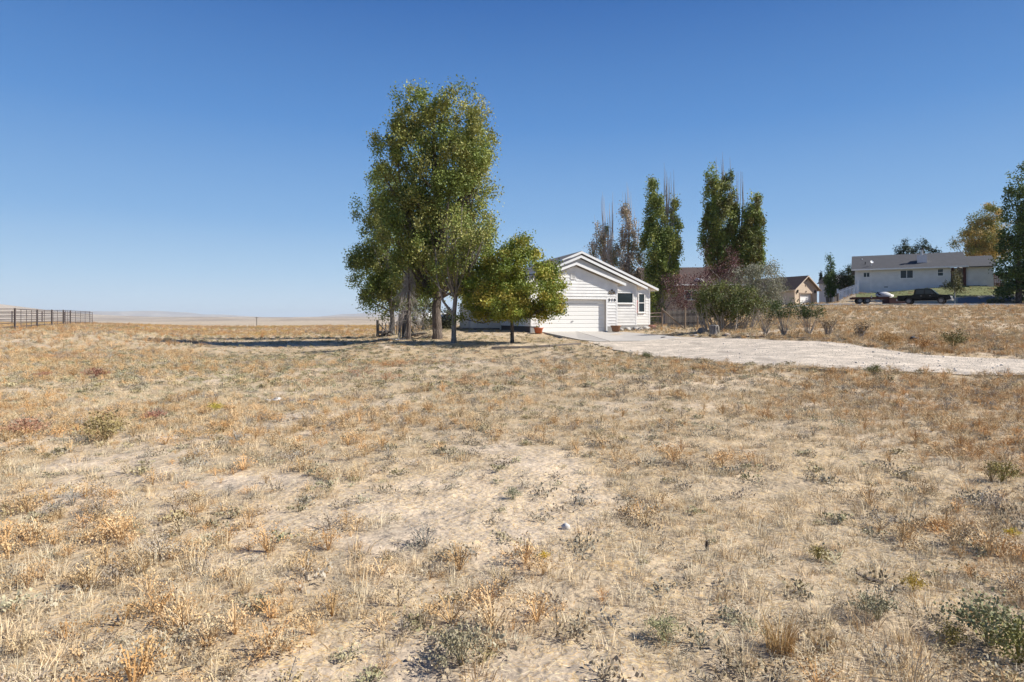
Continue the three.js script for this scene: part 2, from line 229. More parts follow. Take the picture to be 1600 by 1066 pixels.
// ---------------------------------------------------------------- small plants, countless: dry grass, weeds, litter
function blades(seed, n, spread, height, lean, width, segs = 2) { const R = rng(seed), m = new MB(); for (let k = 0; k < n; k++) { const a = R() * 6.283, r = spread * Math.sqrt(R()), hgt = height * (.45 + .55 * R()), le = lean * (.3 + R()), o = V(Math.cos(a) * r, -.02, Math.sin(a) * r), a2 = a + (R() - .5) * 1.6, dir = V(Math.cos(a2), 0, Math.sin(a2)), side = V(-dir.z, 0, dir.x).applyAxisAngle(V(0, 1, 0), R() * 2).multiplyScalar(width * (.6 + .8 * R())); let prev = null; for (let s = 0; s <= segs; s++) { const t = s / segs, c = o.clone().addScaledVector(dir, le * hgt * t * t).add(V(0, hgt * t * (1 - .25 * le * t), 0)), w = 1 - t; if (prev) { const A = prev.c.clone().addScaledVector(side, -prev.w), B = prev.c.clone().addScaledVector(side, prev.w), C = c.clone().addScaledVector(side, w), D = c.clone().addScaledVector(side, -w); if (w > .01) m.poly([A, B, C, D]); else m.poly([A, B, c]); } prev = { c, w }; } } return m; }
function weed(seed, stems, rad, height, leaves, leafSize, flat = 1) { const R = rng(seed), m = new MB(); const tips = []; for (let k = 0; k < stems; k++) { const a = R() * 6.283, tilt = .25 + .9 * R(), L = height * (.55 + .45 * R()); const e = V(Math.cos(a) * rad * tilt, L * flat * (1.1 - .5 * tilt), Math.sin(a) * rad * tilt), mid = e.clone().multiplyScalar(.5).add(V(0, .12 * L, 0)); const w = .0016 + .0012 * R(); for (const [p, q] of [[V(0, -.01, 0), mid], [mid, e]]) { const s = V(q.z - p.z, 0, p.x - q.x).normalize().multiplyScalar(w); m.poly([p.clone().add(s), p.clone().sub(s), q.clone().sub(s), q.clone().add(s)]); } tips.push([mid, e]); }
  for (let k = 0; k < leaves; k++) { const [a, b] = tips[Math.floor(R() * stems)], t = R() * 1.15, c = a.clone().lerp(b, t).add(V(R() - .5, (R() - .5) * .7, R() - .5).multiplyScalar(rad * .42)); if (c.y < .004) c.y = .004 + .02 * R(); const d = V(R() - .5, R() - .35, R() - .5).normalize().multiplyScalar(leafSize * (.5 + R())), s = V(R() - .5, R() - .5, R() - .5).cross(d).normalize().multiplyScalar(leafSize * (.22 + .25 * R())); m.poly([c, c.clone().addScaledVector(d, .5).add(s), c.clone().add(d), c.clone().addScaledVector(d, .5).sub(s)]); } return m; }
function litter(seed, n, rad) { const R = rng(seed), m = new MB(); for (let k = 0; k < n; k++) { const a = R() * 6.283, L = .025 + .085 * R(), c = V((R() - .5) * 2 * rad, .006 + .02 * R(), (R() - .5) * 2 * rad), d = V(Math.cos(a), .16 * (R() - .4), Math.sin(a)).multiplyScalar(L), s = V(-d.z, 0, d.x).normalize().multiplyScalar(.0009 + .0011 * R()); m.poly([c.clone().add(s), c.clone().sub(s), c.clone().add(d)]); } return m; }
M.plant = mat([1, 1, 1], .95);
const Rp = rng(77), tmp = new THREE.Object3D();
const clear = (x, z) => !blocked(x, z);
function scatter(name, label, category, models, bands, pick) { // pick(x, z, d) -> null or { s: scale, sy, c: [r, g, b] }
  const sets = models.map(() => []);
  for (const [d0, d1, density, wide] of bands) { const area = (d1 * d1 - d0 * d0) / 2 * 2 * (wide || 1), n = Math.round(area * density); for (let k = 0; k < n; k++) { const d = Math.sqrt(lerp(d0 * d0, d1 * d1, Rp())), x = (Rp() * 2 - 1) * d * (wide || 1), z = -d; const q = pick(x, z, d); if (!q || !clear(x, z)) continue; sets[Math.floor(Rp() * models.length)].push([x, z, q]); } }
  models.forEach((g, k) => { if (!sets[k].length) return; const im = new THREE.InstancedMesh(g, M.plant, sets[k].length); im.name = numbered(name); sets[k].forEach(([x, z, q], i) => { tmp.position.set(x, H(x, z) + micro(x, z), z); tmp.rotation.set((Rp() - .5) * .2, Rp() * 6.283, (Rp() - .5) * .2); tmp.scale.set(q.s, q.s * (q.sy || 1), q.s); tmp.updateMatrix(); im.setMatrixAt(i, tmp.matrix); im.setColorAt(i, lin(...q.c)); }); im.castShadow = im.receiveShadow = true; tag(im, label[k % label.length], category, null, 'stuff'); scene.add(im); });
}
const vary = (c, k = .25) => { const t = 1 + (Rp() - .5) * 2 * k, w = 1 + (Rp() - .5) * .16; return [c[0] * t * w, c[1] * t, c[2] * t / w]; };
const mixc = (a, b, t) => a.map((v, i) => lerp(v, b[i], clamp(t)));
const STRAW = [.59, .465, .28], PALE = [.65, .555, .39], OCHRE = [.50, .305, .125], RUST = [.34, .145, .06], RED = [.30, .095, .055], GREYD = [.34, .29, .225], OLIVE = [.25, .22, .10], SAGE = [.24, .24, .155], GREEN = [.085, .115, .035], YEL = [.52, .36, .03];
const fOrange = (x, z) => fbm(x * .21 + 3, z * .21 + 8, 3) + .35 * noise(x * .9, z * .9);
const fStraw = (x, z) => fbm(x * .17 - 20, z * .17, 3) + .3 * noise(x * .8 + 5, z * .8);
const fGreen = (x, z) => fbm(x * .12 + 60, z * .12 - 11, 3);
const shortHere = (x, d) => lerp(1, .42, sst(21, 27, d) * sst(50, 44, d) * sst(-.52, -.42, x / d) * sst(.22, .12, x / d));
const leftness = (x, d) => sst(.15, -.45, x / d);
scatter('dry_grass', ['pale dry bunch grass scattered over the bare field', 'short straw coloured grass tufts across the field', 'thin bleached grass blades all over the dry field'], 'grass', [blades(1, 34, .08, .14, .9, .0026).geo(), blades(2, 30, .12, .09, 1.2, .0026).geo(), blades(3, 36, .06, .18, .7, .0024).geo()],
  [[1.6, 6, 150, .95], [6, 14, 95, .95], [14, 30, 30, .95], [30, 62, 6, 1], [62, 105, 1.6, 1]], (x, z, d) => { const b = isBare(x, z), s = fStraw(x, z); if (Rp() < .25 + .62 * b - .5 * s) return null; const big = d > 30 ? 1.7 : d > 14 ? 1.3 : 1, hill = sst(.2, .5, x / d) * sst(24, 34, d); return { s: big * (.32 + 1.0 * Rp() ** 3 + .3 * Math.max(0, s)) * (1 + .5 * hill), sy: shortHere(x, d), c: vary(mixc(mixc(STRAW, PALE, Rp()), mixc(OCHRE, STRAW, .45), .35 * hill + .25 * Rp()), .22) }; });
scatter('dry_weed', ['orange brown dried weed clumps scattered over the field', 'crisp tan weeds with tiny curled leaves across the field', 'low brittle amber weeds spread over the field'], 'weeds', [weed(4, 16, .12, .13, 230, .0105).geo(), weed(5, 14, .14, .09, 220, .011).geo(), weed(6, 18, .10, .17, 250, .010).geo()],
  [[1.6, 6, 75, .95], [6, 14, 55, .95], [14, 30, 20, .95], [30, 62, 3.8, 1], [62, 100, 1.2, 1]], (x, z, d) => { const f = fOrange(x, z), b = isBare(x, z); if (Rp() < .42 - .95 * f + .22 * b) return null; const big = d > 30 ? 1.6 : d > 14 ? 1.35 : 1, L = leftness(x, d), crest = L * sst(24, 40, d); const red = L * sst(7, 11, d) * sst(34, 26, d) * sst(.12, .3, fGreen(x + 9, z - 4)); let c = mixc(OCHRE, STRAW, .85 * Rp()); c = mixc(c, RUST, .5 * crest * Rp() + .06); c = mixc(c, RED, red * .9); if (Rp() < .16) c = GREYD; return { s: big * (.38 + 1.15 * Rp() ** 2.2) * (1 + .2 * crest) * lerp(.6, 1, sst(.5, 1, shortHere(x, d))), sy: shortHere(x, d), c: vary(c, .25) }; });
scatter('dead_mat', ['flat grey brown dead weed mats on the soil', 'dark matted dead stems lying on the field'], 'weeds', [weed(7, 12, .17, .06, 60, .022, .6).geo(), weed(8, 16, .13, .07, 70, .018, .6).geo()],
  [[1.6, 6, 12, .95], [6, 14, 11, .95], [14, 30, 9, .95], [30, 60, 1.6, 1]], (x, z, d) => { if (Rp() < .45 - .5 * fbm(x * .4, z * .4 + 70, 2)) return null; return { s: (d > 14 ? 1.3 : 1) * (.4 + .7 * Rp()), sy: 1 + .9 * Rp(), c: vary(mixc(GREYD, OLIVE, Rp() * .5), .35) }; });
scatter('green_weed', ['small olive green weeds dotted over the field', 'low grey green weeds dotted over the field'], 'weeds', [weed(9, 11, .10, .11, 80, .022, .8).geo(), weed(10, 9, .14, .08, 70, .02, .7).geo()],
  [[1.6, 6, 4, .95], [6, 14, 4, .95], [14, 30, 6, .95], [30, 60, 1.8, 1]], (x, z, d) => { const f = fGreen(x, z) + .5 * leftness(x, d) * sst(9, 14, d); if (Rp() < .66 - 1.0 * f) return null; return { s: (d > 14 ? 1.5 : 1) * (.45 + .8 * Rp()), c: vary(mixc(mixc(SAGE, OLIVE, Rp()), STRAW, .5 * Rp()), .3) }; });
scatter('straw_litter', ['loose broken straw lying over the soil', 'scattered straw litter on bare soil', 'fallen bleached stalks on the ground'], 'straw', [litter(12, 34, .16).geo(), litter(13, 30, .2).geo(), litter(14, 26, .13).geo()],
  [[1.6, 6, 55, .95], [6, 13, 34, .95], [13, 24, 8, .95]], (x, z, d) => Rp() < .45 * isBare(x, z) ? null : { s: .6 + .6 * Rp() + (d > 13 ? .5 : 0), c: vary(mixc(PALE, mixc(STRAW, GREYD, .5), Rp() * .8), .25) });
{ // taller brown weeds along the left crest and golden grass on the right slope
  scatter('crest_weed', ['tall rust brown weeds along the crest of the field', 'brown standing weeds on the far edge of the field'], 'weeds', [weed(15, 16, .20, .26, 130, .026).geo(), weed(16, 14, .24, .20, 120, .028).geo()],
    [[46, 64, 3.4, 1], [64, 100, 2.2, 1]], (x, z, d) => { const r = x / d; if (r > -.12) return null; const k = sst(46, 60, d) + .4 * fOrange(x, z); if (Rp() > k * .8) return null; let c = mixc(mixc([.30, .165, .085], [.40, .27, .13], Rp()), STRAW, .35 * Rp()); if (fbm(x * .13, z * .13 + 30) > .12) c = mixc(c, OLIVE, .6); if (noise(x * .18, z * .18) > .25) c = mixc(c, [.5, .33, .10], .7); return { s: .6 + .6 * Rp(), c: vary(c, .25) }; });
  scatter('slope_grass', ['golden dry grass on the slope below the street', 'tan bunch grass on the slope beyond the driveway'], 'grass', [blades(17, 34, .14, .36, .6, .009).geo(), blades(18, 28, .18, .27, .8, .010).geo()],
    [[20, 34, 5, 1.05], [34, 70, 3.4, 1.05]], (x, z, d) => { const r = x / d; if (r < .30) return null; if (d < 21 + 4 * (1 - r)) return null; const p = fStraw(x, z), q = fOrange(x * .8, z * .8); if (Rp() < .25 - p) return null; const c = q > .1 ? mixc(OCHRE, STRAW, .4 * Rp()) : mixc(STRAW, mixc(OCHRE, GREYD, .4), .5 * Rp()); return { s: .5 + .6 * Rp(), c: vary(c, .2) }; });
  scatter('lawn_grass', ['green lawn grass in front of the long white house'], 'grass', [blades(19, 30, .25, .12, .6, .012).geo()], [[79.5, 91, 6, 1.05]], (x, z, d) => x / d < .545 ? null : { s: .8 + .5 * Rp(), c: vary(mixc([.12, .16, .035], STRAW, .35 * Rp() + .3 * Math.max(0, fbm(x * .2, z * .2))), .2) });
  scatter('yard_grass', ['dry yard grass under the trees by the house'], 'grass', [blades(20, 34, .18, .06, 1.0, .005).geo()], [[31, 41, 9, .3]], (x, z, d) => ({ s: .6 + .5 * Rp(), c: vary(mixc(STRAW, mixc(OCHRE, OLIVE, .4), Rp() * .7), .2) }));
}
{ // loose stones on the driveway
  const g = new MB().blob(0, 0, 0, 1, .65, .8, null, 3, .3, 6).geo(), list = [], R = rng(5); for (let k = 0; k < 14000; k++) { const d = 14 + 22 * R() * R(), x = d * (.08 + .95 * R()), z = -d; if (inside(driveRing, x, z)) list.push([x, z, .008 + .016 * R() * R() + (R() < .012 ? .03 : 0)]); }
  const im = new THREE.InstancedMesh(g, M.plant, list.length); im.name = 'driveway_gravel'; list.forEach(([x, z, s], i) => { tmp.position.set(x, H(x, z) + s * .3, z); tmp.rotation.set(0, R() * 6, 0); tmp.scale.setScalar(s); tmp.updateMatrix(); im.setMatrixAt(i, tmp.matrix); const t = .30 + .38 * R(); im.setColorAt(i, lin(t * 1.08, t, t * .9)); }); im.castShadow = im.receiveShadow = true; tag(im, 'loose pale gravel stones on the driveway', 'gravel', null, 'stuff'); scene.add(im);
}
// ---------------------------------------------------------------- building helpers (local axes: x along the front, y up, z out of the front)
function gableRoof(house, { c, apex, slope, uL, uR, zf, zb, top = M.shingleGrey, t = .07, fasciaH = .165, fascia = M.trim, soffit = M.soffit }) {
  const yAt = (u) => apex - slope * Math.abs(u - c);
  const roof = new MB().prism([[c, apex], [c, apex - t], [uL, yAt(uL) - t], [uL, yAt(uL)]], zb, zf).prism([[c, apex], [uR, yAt(uR)], [uR, yAt(uR) - t], [c, apex - t]], zb, zf).add('roof', top, house);
  const s = t + .004, e = .05; new MB().prism([[c, apex - s], [c, apex - s - e], [uL + .02, yAt(uL) - s - e], [uL + .02, yAt(uL) - s]], zb + .02, zf - .03).prism([[c, apex - s], [uR - .02, yAt(uR) - s], [uR - .02, yAt(uR) - s - e], [c, apex - s - e]], zb + .02, zf - .03).add('soffit', soffit, roof);
  const k = .015; new MB().prism([[c, apex - k], [c, apex - k - fasciaH], [uL - .01, yAt(uL) - k - fasciaH], [uL - .01, yAt(uL) - k]], zf + .003, zf + .035).add('rake_board', fascia, roof);
  new MB().prism([[c, apex - k], [uR + .01, yAt(uR) - k], [uR + .01, yAt(uR) - k - fasciaH], [c, apex - k - fasciaH]], zf + .003, zf + .035).add('rake_board', fascia, roof);
  for (const [u, w] of [[uL, -1], [uR, 1]]) new MB().span(Math.min(u + w * .003, u + w * .03), Math.max(u + w * .003, u + w * .03), yAt(u) - .17, yAt(u) - .012, zb, zf).add('eave_board', fascia, roof);
  return roof;
}
function sidingBoards(parent, { u0, u1, y0, y1, z, c, apex, slope, holes = [], pitch = .2, material = M.siding }) { // lapped boards, each its own piece
  const lim = (y) => c === undefined ? [u0, u1] : [Math.max(u0, c - (apex - y) / slope), Math.min(u1, c + (apex - y) / slope)];
  for (let y = y0; y < y1 - .03; y += pitch) { const yt = Math.min(y + pitch, y1); const [a0, b0] = lim(y), [a1, b1] = lim(yt); if (b0 - a0 < .1) break; let runs = [[a0, b0, a1, b1]];
    for (const [h0, h1, g0, g1] of holes) if (yt > g0 + .02 && y < g1 - .02) runs = runs.flatMap(([p, q, r, s]) => h1 <= p || h0 >= q ? [[p, q, r, s]] : [...(h0 - p > .03 ? [[p, h0, r, h0]] : []), ...(q - h1 > .03 ? [[h1, q, h1, s]] : [])]);
    for (const [p, q, r, s] of runs) { const rr = Math.min(r, s), ss = Math.max(r, s), zb = z + .03, zt = z + .006; const m = new MB(); const A = V(p, y, zb), B = V(q, y, zb), C = V(ss, yt, zt), D = V(rr, yt, zt); m.poly([A, B, C, D]); m.poly([V(p, y, z), V(q, y, z), B, A]); m.poly([V(p, y, z), A, D, V(rr, yt, z)]); m.poly([B, V(q, y, z), V(ss, yt, z), C]); m.add('siding_board', material, parent); } }
}
function windowUnit(house, u0, u1, y0, y1, z, { split, mullion, frame = M.trim, deep = .05, sill = true } = {}) {
  const w = .06, m = new MB().span(u0, u1, y1 - w, y1, z, z + deep).span(u0, u1, y0, y0 + w, z, z + deep).span(u0, u0 + w, y0 + w, y1 - w, z, z + deep).span(u1 - w, u1, y0 + w, y1 - w, z, z + deep);
  if (split) m.span(u0 + w, u1 - w, (y0 + y1) / 2 - .03, (y0 + y1) / 2 + .03, z + .004, z + deep + .004); if (mullion) m.span((u0 + u1) / 2 - .035, (u0 + u1) / 2 + .035, y0 + w, y1 - w, z + .004, z + deep + .004);
  const win = m.add('window', frame, house); const cells = split ? [[u0, u1, y0, (y0 + y1) / 2], [u0, u1, (y0 + y1) / 2, y1]] : mullion ? [[u0, (u0 + u1) / 2, y0, y1], [(u0 + u1) / 2, u1, y0, y1]] : [[u0, u1, y0, y1]];
  for (const [a, b, c, d] of cells) new MB().span(a + .03, b - .03, c + .03, d - .03, z + .004, z + .016).add('pane', M.glass, win); if (sill) new MB().span(u0 - .04, u1 + .04, y0 - .05, y0 - .002, z, z + deep + .03).add('sill', frame, win); return win;
}
const corner = (house, u, z, y0, y1, w = .1) => new MB().span(u - w / 2, u + w / 2, y0, y1, z - .03, z + .03).add('corner_board', M.trim, house);

// ---------------------------------------------------------------- the white house with the garage
const home = thing('ranch_house', 'white lap sided house with nested front gables and wide garage door', 'house', [HOUSE.x, HOUSE.y, HOUSE.z], HOUSE.turn);
{
  const g = { c: 3.05, apex: 4.42, slope: .375 }, gTop = (u) => g.apex - .1 - g.slope * Math.abs(u - g.c);
  // garage: front wall pieces round the door opening, left wall
  const fw = new MB().prism([[.0, .36], [.65, .36], [.65, 2.16], [5.27, 2.16], [5.27, .36], [6.1, .36], [6.1, gTop(6.1)], [3.05, gTop(3.05)], [0, gTop(0)]].slice(0, 0).concat([[0, .36], [.65, .36], [.65, gTop(.65)], [0, gTop(0)]]), -.15, 0).prism([[.65, 2.16], [5.27, 2.16], [5.27, gTop(5.27)], [3.05, gTop(3.05)], [.65, gTop(.65)]], -.15, 0).prism([[5.27, .36], [6.1, .36], [6.1, gTop(6.1)], [5.27, gTop(5.27)]], -.15, 0).add('garage_wall', M.siding, home);
  sidingBoards(fw, { u0: .06, u1: 6.04, y0: .36, y1: 4.3, z: 0, c: g.c, apex: g.apex - .16, slope: g.slope, holes: [[.58, 5.34, 0, 2.24], [2.72, 3.12, 3.45, 3.92]] });
  new MB().span(-.005, .65, -.5, .36, -.15, .015).add('foundation', M.foundation, home); new MB().span(5.27, 6.105, -.5, .36, -.15, .015).add('foundation', M.foundation, home);
  const lw = new MB().span(0, .15, .36, gTop(.0), -7, -.152).add('side_wall', M.siding, home);
  for (let y = .36; y < gTop(0) - .05; y += .2) { const m = new MB(), yt = Math.min(y + .2, gTop(0)); m.poly([V(-.03, y, -7), V(-.03, y, -.1), V(-.006, yt, -.1), V(-.006, yt, -7)]); m.poly([V(0, y, -7), V(0, y, -.1), V(-.03, y, -.1), V(-.03, y, -7)]); m.add('siding_board', M.siding, lw); }
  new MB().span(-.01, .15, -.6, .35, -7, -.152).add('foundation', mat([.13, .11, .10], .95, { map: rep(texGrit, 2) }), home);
  new MB().span(-.04, .60, .345, .385, -.2, .035).span(-.04, .0, .345, .385, -7, -.2).add('flashing', M.black, home);
  corner(home, .05, .0, .36, gTop(.05)); corner(home, 6.05, .0, .36, gTop(6.05));
  new MB().span(.56, .65, .0, 2.25, .0, .03).span(5.27, 5.36, .0, 2.25, .0, .03).span(.65, 5.27, 2.16, 2.25, .0, .03).add('door_trim', M.trim, home);
  new MB().span(5.255, 5.27, 0, 2.16, -.2, -.001).span(.65, .665, 0, 2.16, -.2, -.001).span(.665, 5.255, 2.145, 2.16, -.2, -.001).add('door_jamb', M.soffit, home);
  const door = thing0('garage_door', home);
  for (let k = 0; k < 8; k++) new MB().prism([[-.212, k * .268 + .012], [-.19, k * .268 + .012], [-.18, k * .268 + .03], [-.18, k * .268 + .25], [-.19, k * .268 + .266], [-.212, k * .268 + .266]].map(([z, y]) => [z, y]), .666, 5.254).add('door_panel', M.door, door).geometry.swapXZ();
  new MB().box(2.96, .72, -.155, .12, .05, .04).add('handle', M.metal, door);
  gableRoof(home, { c: 3.05, apex: 4.56, slope: .375, uL: -.48, uR: 6.58, zf: .27, zb: -12.4 });
  const vent = new MB().span(2.74, 3.1, 3.46, 3.5, .02, .05).span(2.74, 3.1, 3.87, 3.91, .02, .05).span(2.74, 2.78, 3.5, 3.87, .02, .05).span(3.06, 3.1, 3.5, 3.87, .02, .05).add('gable_vent', M.trim, home);
  for (let k = 0; k < 6; k++) new MB().box(2.92, 3.53 + k * .06, .03, .28, .055, .012, [.6, 0, 0]).add('louver', M.trim, vent);
  // second gable, set back
  const g2 = (u) => 5.18 - .2 - .418 * Math.abs(u - 3.99), z2 = -1.5;
  const w2 = new MB().prism([[5.8, .42], [8.3, .42], [8.3, g2(8.3)], [3.99, g2(3.99)], [2.1, g2(2.1)], [2.1, 3.9], [5.8, 2.9]], z2 - .15, z2).add('front_wall', M.siding, home);
  sidingBoards(w2, { u0: 6.16, u1: 8.26, y0: .42, y1: 3.4, z: z2, c: 3.99, apex: 5.0, slope: .418, holes: [[6.66, 8.08, 1.86, 2.78]] });
  new MB().span(5.8, 8.3, -.5, .42, z2 - .15, z2 + .015).add('foundation', M.foundation, home);
  new MB().span(8.15, 8.3, .42, g2(8.3), -4, z2 - .152).add('side_wall', M.siding, home); new MB().span(8.15, 8.305, -.5, .42, -4, z2 - .152).add('foundation', M.foundation, home);
  corner(home, 8.25, z2, .42, g2(8.25)); windowUnit(home, 6.72, 8.02, 1.94, 2.72, z2 + .02);
  gableRoof(home, { c: 3.99, apex: 5.18, slope: .418, uL: 2.0, uR: 8.99, zf: -1.22, zb: -12.45 });
  // third and widest gable: the main body
  const g3 = (u) => 5.76 - .2 - .426 * Math.abs(u - 5.09), z3 = -4;
  const w3 = new MB().prism([[8.1, .45], [10.7, .45], [10.7, g3(10.7)], [5.09, g3(5.09)], [3.7, g3(3.7)], [3.7, 4.6], [8.1, 3.0]], z3 - .15, z3).add('front_wall', M.siding, home);
  sidingBoards(w3, { u0: 8.32, u1: 10.66, y0: .45, y1: 4.0, z: z3, c: 5.09, apex: 5.56, slope: .426, holes: [[9.62, 10.34, 1.28, 2.84]] });
  new MB().span(8.1, 10.7, -.5, .45, z3 - .15, z3 + .015).add('foundation', M.foundation, home);
  corner(home, 10.65, z3, .45, g3(10.65)); windowUnit(home, 9.7, 10.26, 1.35, 2.78, z3 + .02, { split: true });
  new MB().span(0, .15, -.5, gTop(0), -12, -7.002).add('side_wall', M.siding, home);
  new MB().span(10.55, 10.7, -.5, g3(10.7), -12, z3 - .152).add('side_wall', M.siding, home);
  new MB().prism([[0, -.5], [10.7, -.5], [10.7, g3(10.7)], [5.09, g3(5.09)], [3.05, 4.3], [0, gTop(0)]], -12.15, -12.01).add('back_wall', M.siding, home);
  
  gableRoof(home, { c: 5.09, apex: 5.76, slope: .426, uL: 3.6, uR: 11.24, zf: -3.72, zb: -12.5 });
  const pipe = new MB().tube([V(1.6, 3.7, -6.2), V(1.6, 4.75, -6.2)], .075, 10).add('vent_pipe', M.black, home); new MB().tube([V(1.6, 4.69, -6.2), V(1.6, 4.8, -6.2)], .11, 10).add('pipe_cap', M.black, pipe);
  // metal flower ornament and the numbers beside the garage door
  const orn = new MB(); for (const [x, y, r] of [[5.52, 2.62, .1], [5.68, 2.76, .09], [5.82, 2.6, .1], [5.66, 2.55, .06]]) { for (let k = 0; k < 5; k++) { const a = k / 5 * 6.28; orn.blob(x + Math.cos(a) * r * .6, y + Math.sin(a) * r * .6, .05, r * .42, r * .42, .012, null, k, .1, 6); } } orn.tube([V(5.5, 2.52, .04), V(5.68, 2.62, .05), V(5.9, 2.74, .04)], .012, 5).add('wall_ornament', mat([.12, .09, .06], .5, { metalness: .6 }), home);
  const font = await new FontLoader().loadAsync('fonts/droid/droid_sans_bold.typeface.json'); let x = 5.42; for (const ch of '319') { const g = new TextGeometry(ch, { font, size: .19, depth: .02, curveSegments: 4 }); g.translate(x, 2.03, .024); const m = new THREE.Mesh(g, M.black); m.name = 'house_number'; m.castShadow = true; home.add(m); x += .2; }
}
function thing0(name, parent) { const o = new THREE.Group(); o.name = name; parent.add(o); return o; }
const fromHome = (u, y, w) => V(u, y, w).applyAxisAngle(V(0, 1, 0), HOUSE.turn).add(V(HOUSE.x, HOUSE.y, HOUSE.z));
{ // pots and stones along the house
  const potGeo = (r, h) => new THREE.LatheGeometry([[0, 0], [r * .72, 0], [r * .95, h * .82], [r * 1.08, h * .82], [r * 1.08, h], [r * .92, h], [r * .85, h * .8], [0, h * .78]].map(([a, b]) => new THREE.Vector2(a, b)), 18);
  for (const [u, w, r, h, m, label, nm] of [[.35, .55, .3, .36, M.terracotta, 'red clay pot at the corner beside the garage door', 'clay_pot'], [5.72, .55, .32, .4, mat([.22, .11, .06], .8), 'brown planter tub right of the garage door', 'planter_tub']]) { const p = fromHome(u, 0, w), o = new THREE.Mesh(potGeo(r, h), m); o.name = nm; o.position.set(p.x, H(p.x, p.z) + .01, p.z); o.castShadow = true; scene.add(tag(o, label, 'pot')); }
  const R = rng(31); const words = ['palest rock nearest the planter tub', 'flat grey rock second from the planter tub', 'rounded tan rock below the wide window', 'tall grey rock below the wide window corner', 'broad rock at the step between the two walls', 'small dark rock below the narrow window', 'large pale rock under the narrow window', 'low grey rock near the far right house corner', 'reddish rock at the right house corner'];
  words.forEach((w, k) => { const u = 6.25 + k * .52, z = k < 4 ? -.9 + .2 * R() : -1.0 - (k - 3) * .42; const p = fromHome(u, 0, z), t = .2 + .25 * R(); const s = .12 + .13 * R(); const o = new MB().blob(0, s * .5, 0, s * 1.2, s * .8, s, null, k + 3, .3, 9).add('garden_rock', mat(k === 8 ? [.3, .14, .1] : [t * 1.05, t, t * .94], .9)); o.position.set(p.x, H(p.x, p.z), p.z); tag(o, w, 'rock', 'rocks along the house wall'); });
  const f = thing('hanging_ornament', 'pink hanging garden ornament in front of the narrow window', 'ornament', fromHome(9.0, 0, -2.9).toArray());
  new MB().tube([V(0, 2.25, 0), V(0, 2.4, 0), V(.02, 2.75, 0)], .01, 5).add('hook', M.black, f); new MB().blob(0, 2.12, 0, .13, .12, .13, null, 5, .25, 8).add('flower_head', mat([.55, .22, .22], .8), f); new MB().tube([V(0, 2.05, 0), V(0, 1.3, 0)], .07, 8).add('streamer', mat([.45, .12, .14], .8), f); new MB().blob(0, 1.15, 0, .14, .08, .1, null, 8, .3, 8).add('weight', M.black, f);
}
// ---------------------------------------------------------------- gambrel shed left of the house
{
  const p = at(735, 47.5), s = thing('gambrel_shed', 'small white shed with a gambrel roof behind the trees', 'shed', [p.x, p.y - .1, p.z], HOUSE.turn), W = 3.9, D = 2.6, prof = [[0, 0], [0, 1.75], [-.06, 1.78], [-.45, 2.42], [-D / 2, 2.78], [-D + .45, 2.42], [-D + .06, 1.78], [-D, 1.75], [-D, 0]];
  const turnProf = (m) => { m.geometry.swapXZ(); return m; };
  turnProf(new MB().prism(prof.map(([z, y]) => [z, y + .2]).filter(([, y]) => y > 0).slice().reverse(), .04, W - .04).add('wall', M.greyWall, s));
  const roof = new THREE.Group(); roof.name = 'roof'; s.add(roof); const rp = [[.1, 1.92], [-.45, 2.66], [-D / 2, 3.02], [-D + .45, 2.66], [-D - .1, 1.92]]; for (let k = 0; k < 4; k++) turnProf(new MB().prism([rp[k], rp[k + 1], [rp[k + 1][0], rp[k + 1][1] + .06], [rp[k][0], rp[k][1] + .06]], -.12, W + .12).add('roof_panel', mat([.40, .34, .30], .9, { map: rep(texShingle, 2) }), roof));
  for (let x = .1; x < W; x += .3) new MB().span(x, x + .27, .22, 1.94, .002, .02).add('siding_panel', M.greyWall, s);
  new MB().span(-.002, .03, .25, 2.05, -1.75, -.95).add('door_opening', M.black, s); const dr = new MB().box(-.32, 1.15, -.7, .05, 1.8, .75, [0, .9, 0]).add('door', M.greyWall, s); new MB().box(-.4, 1.1, -.55, .05, .12, .04).add('handle', M.metal, dr);
  new MB().span(0, W, -.4, .2, -D, -.01).add('skid', M.oldWood, s);
}
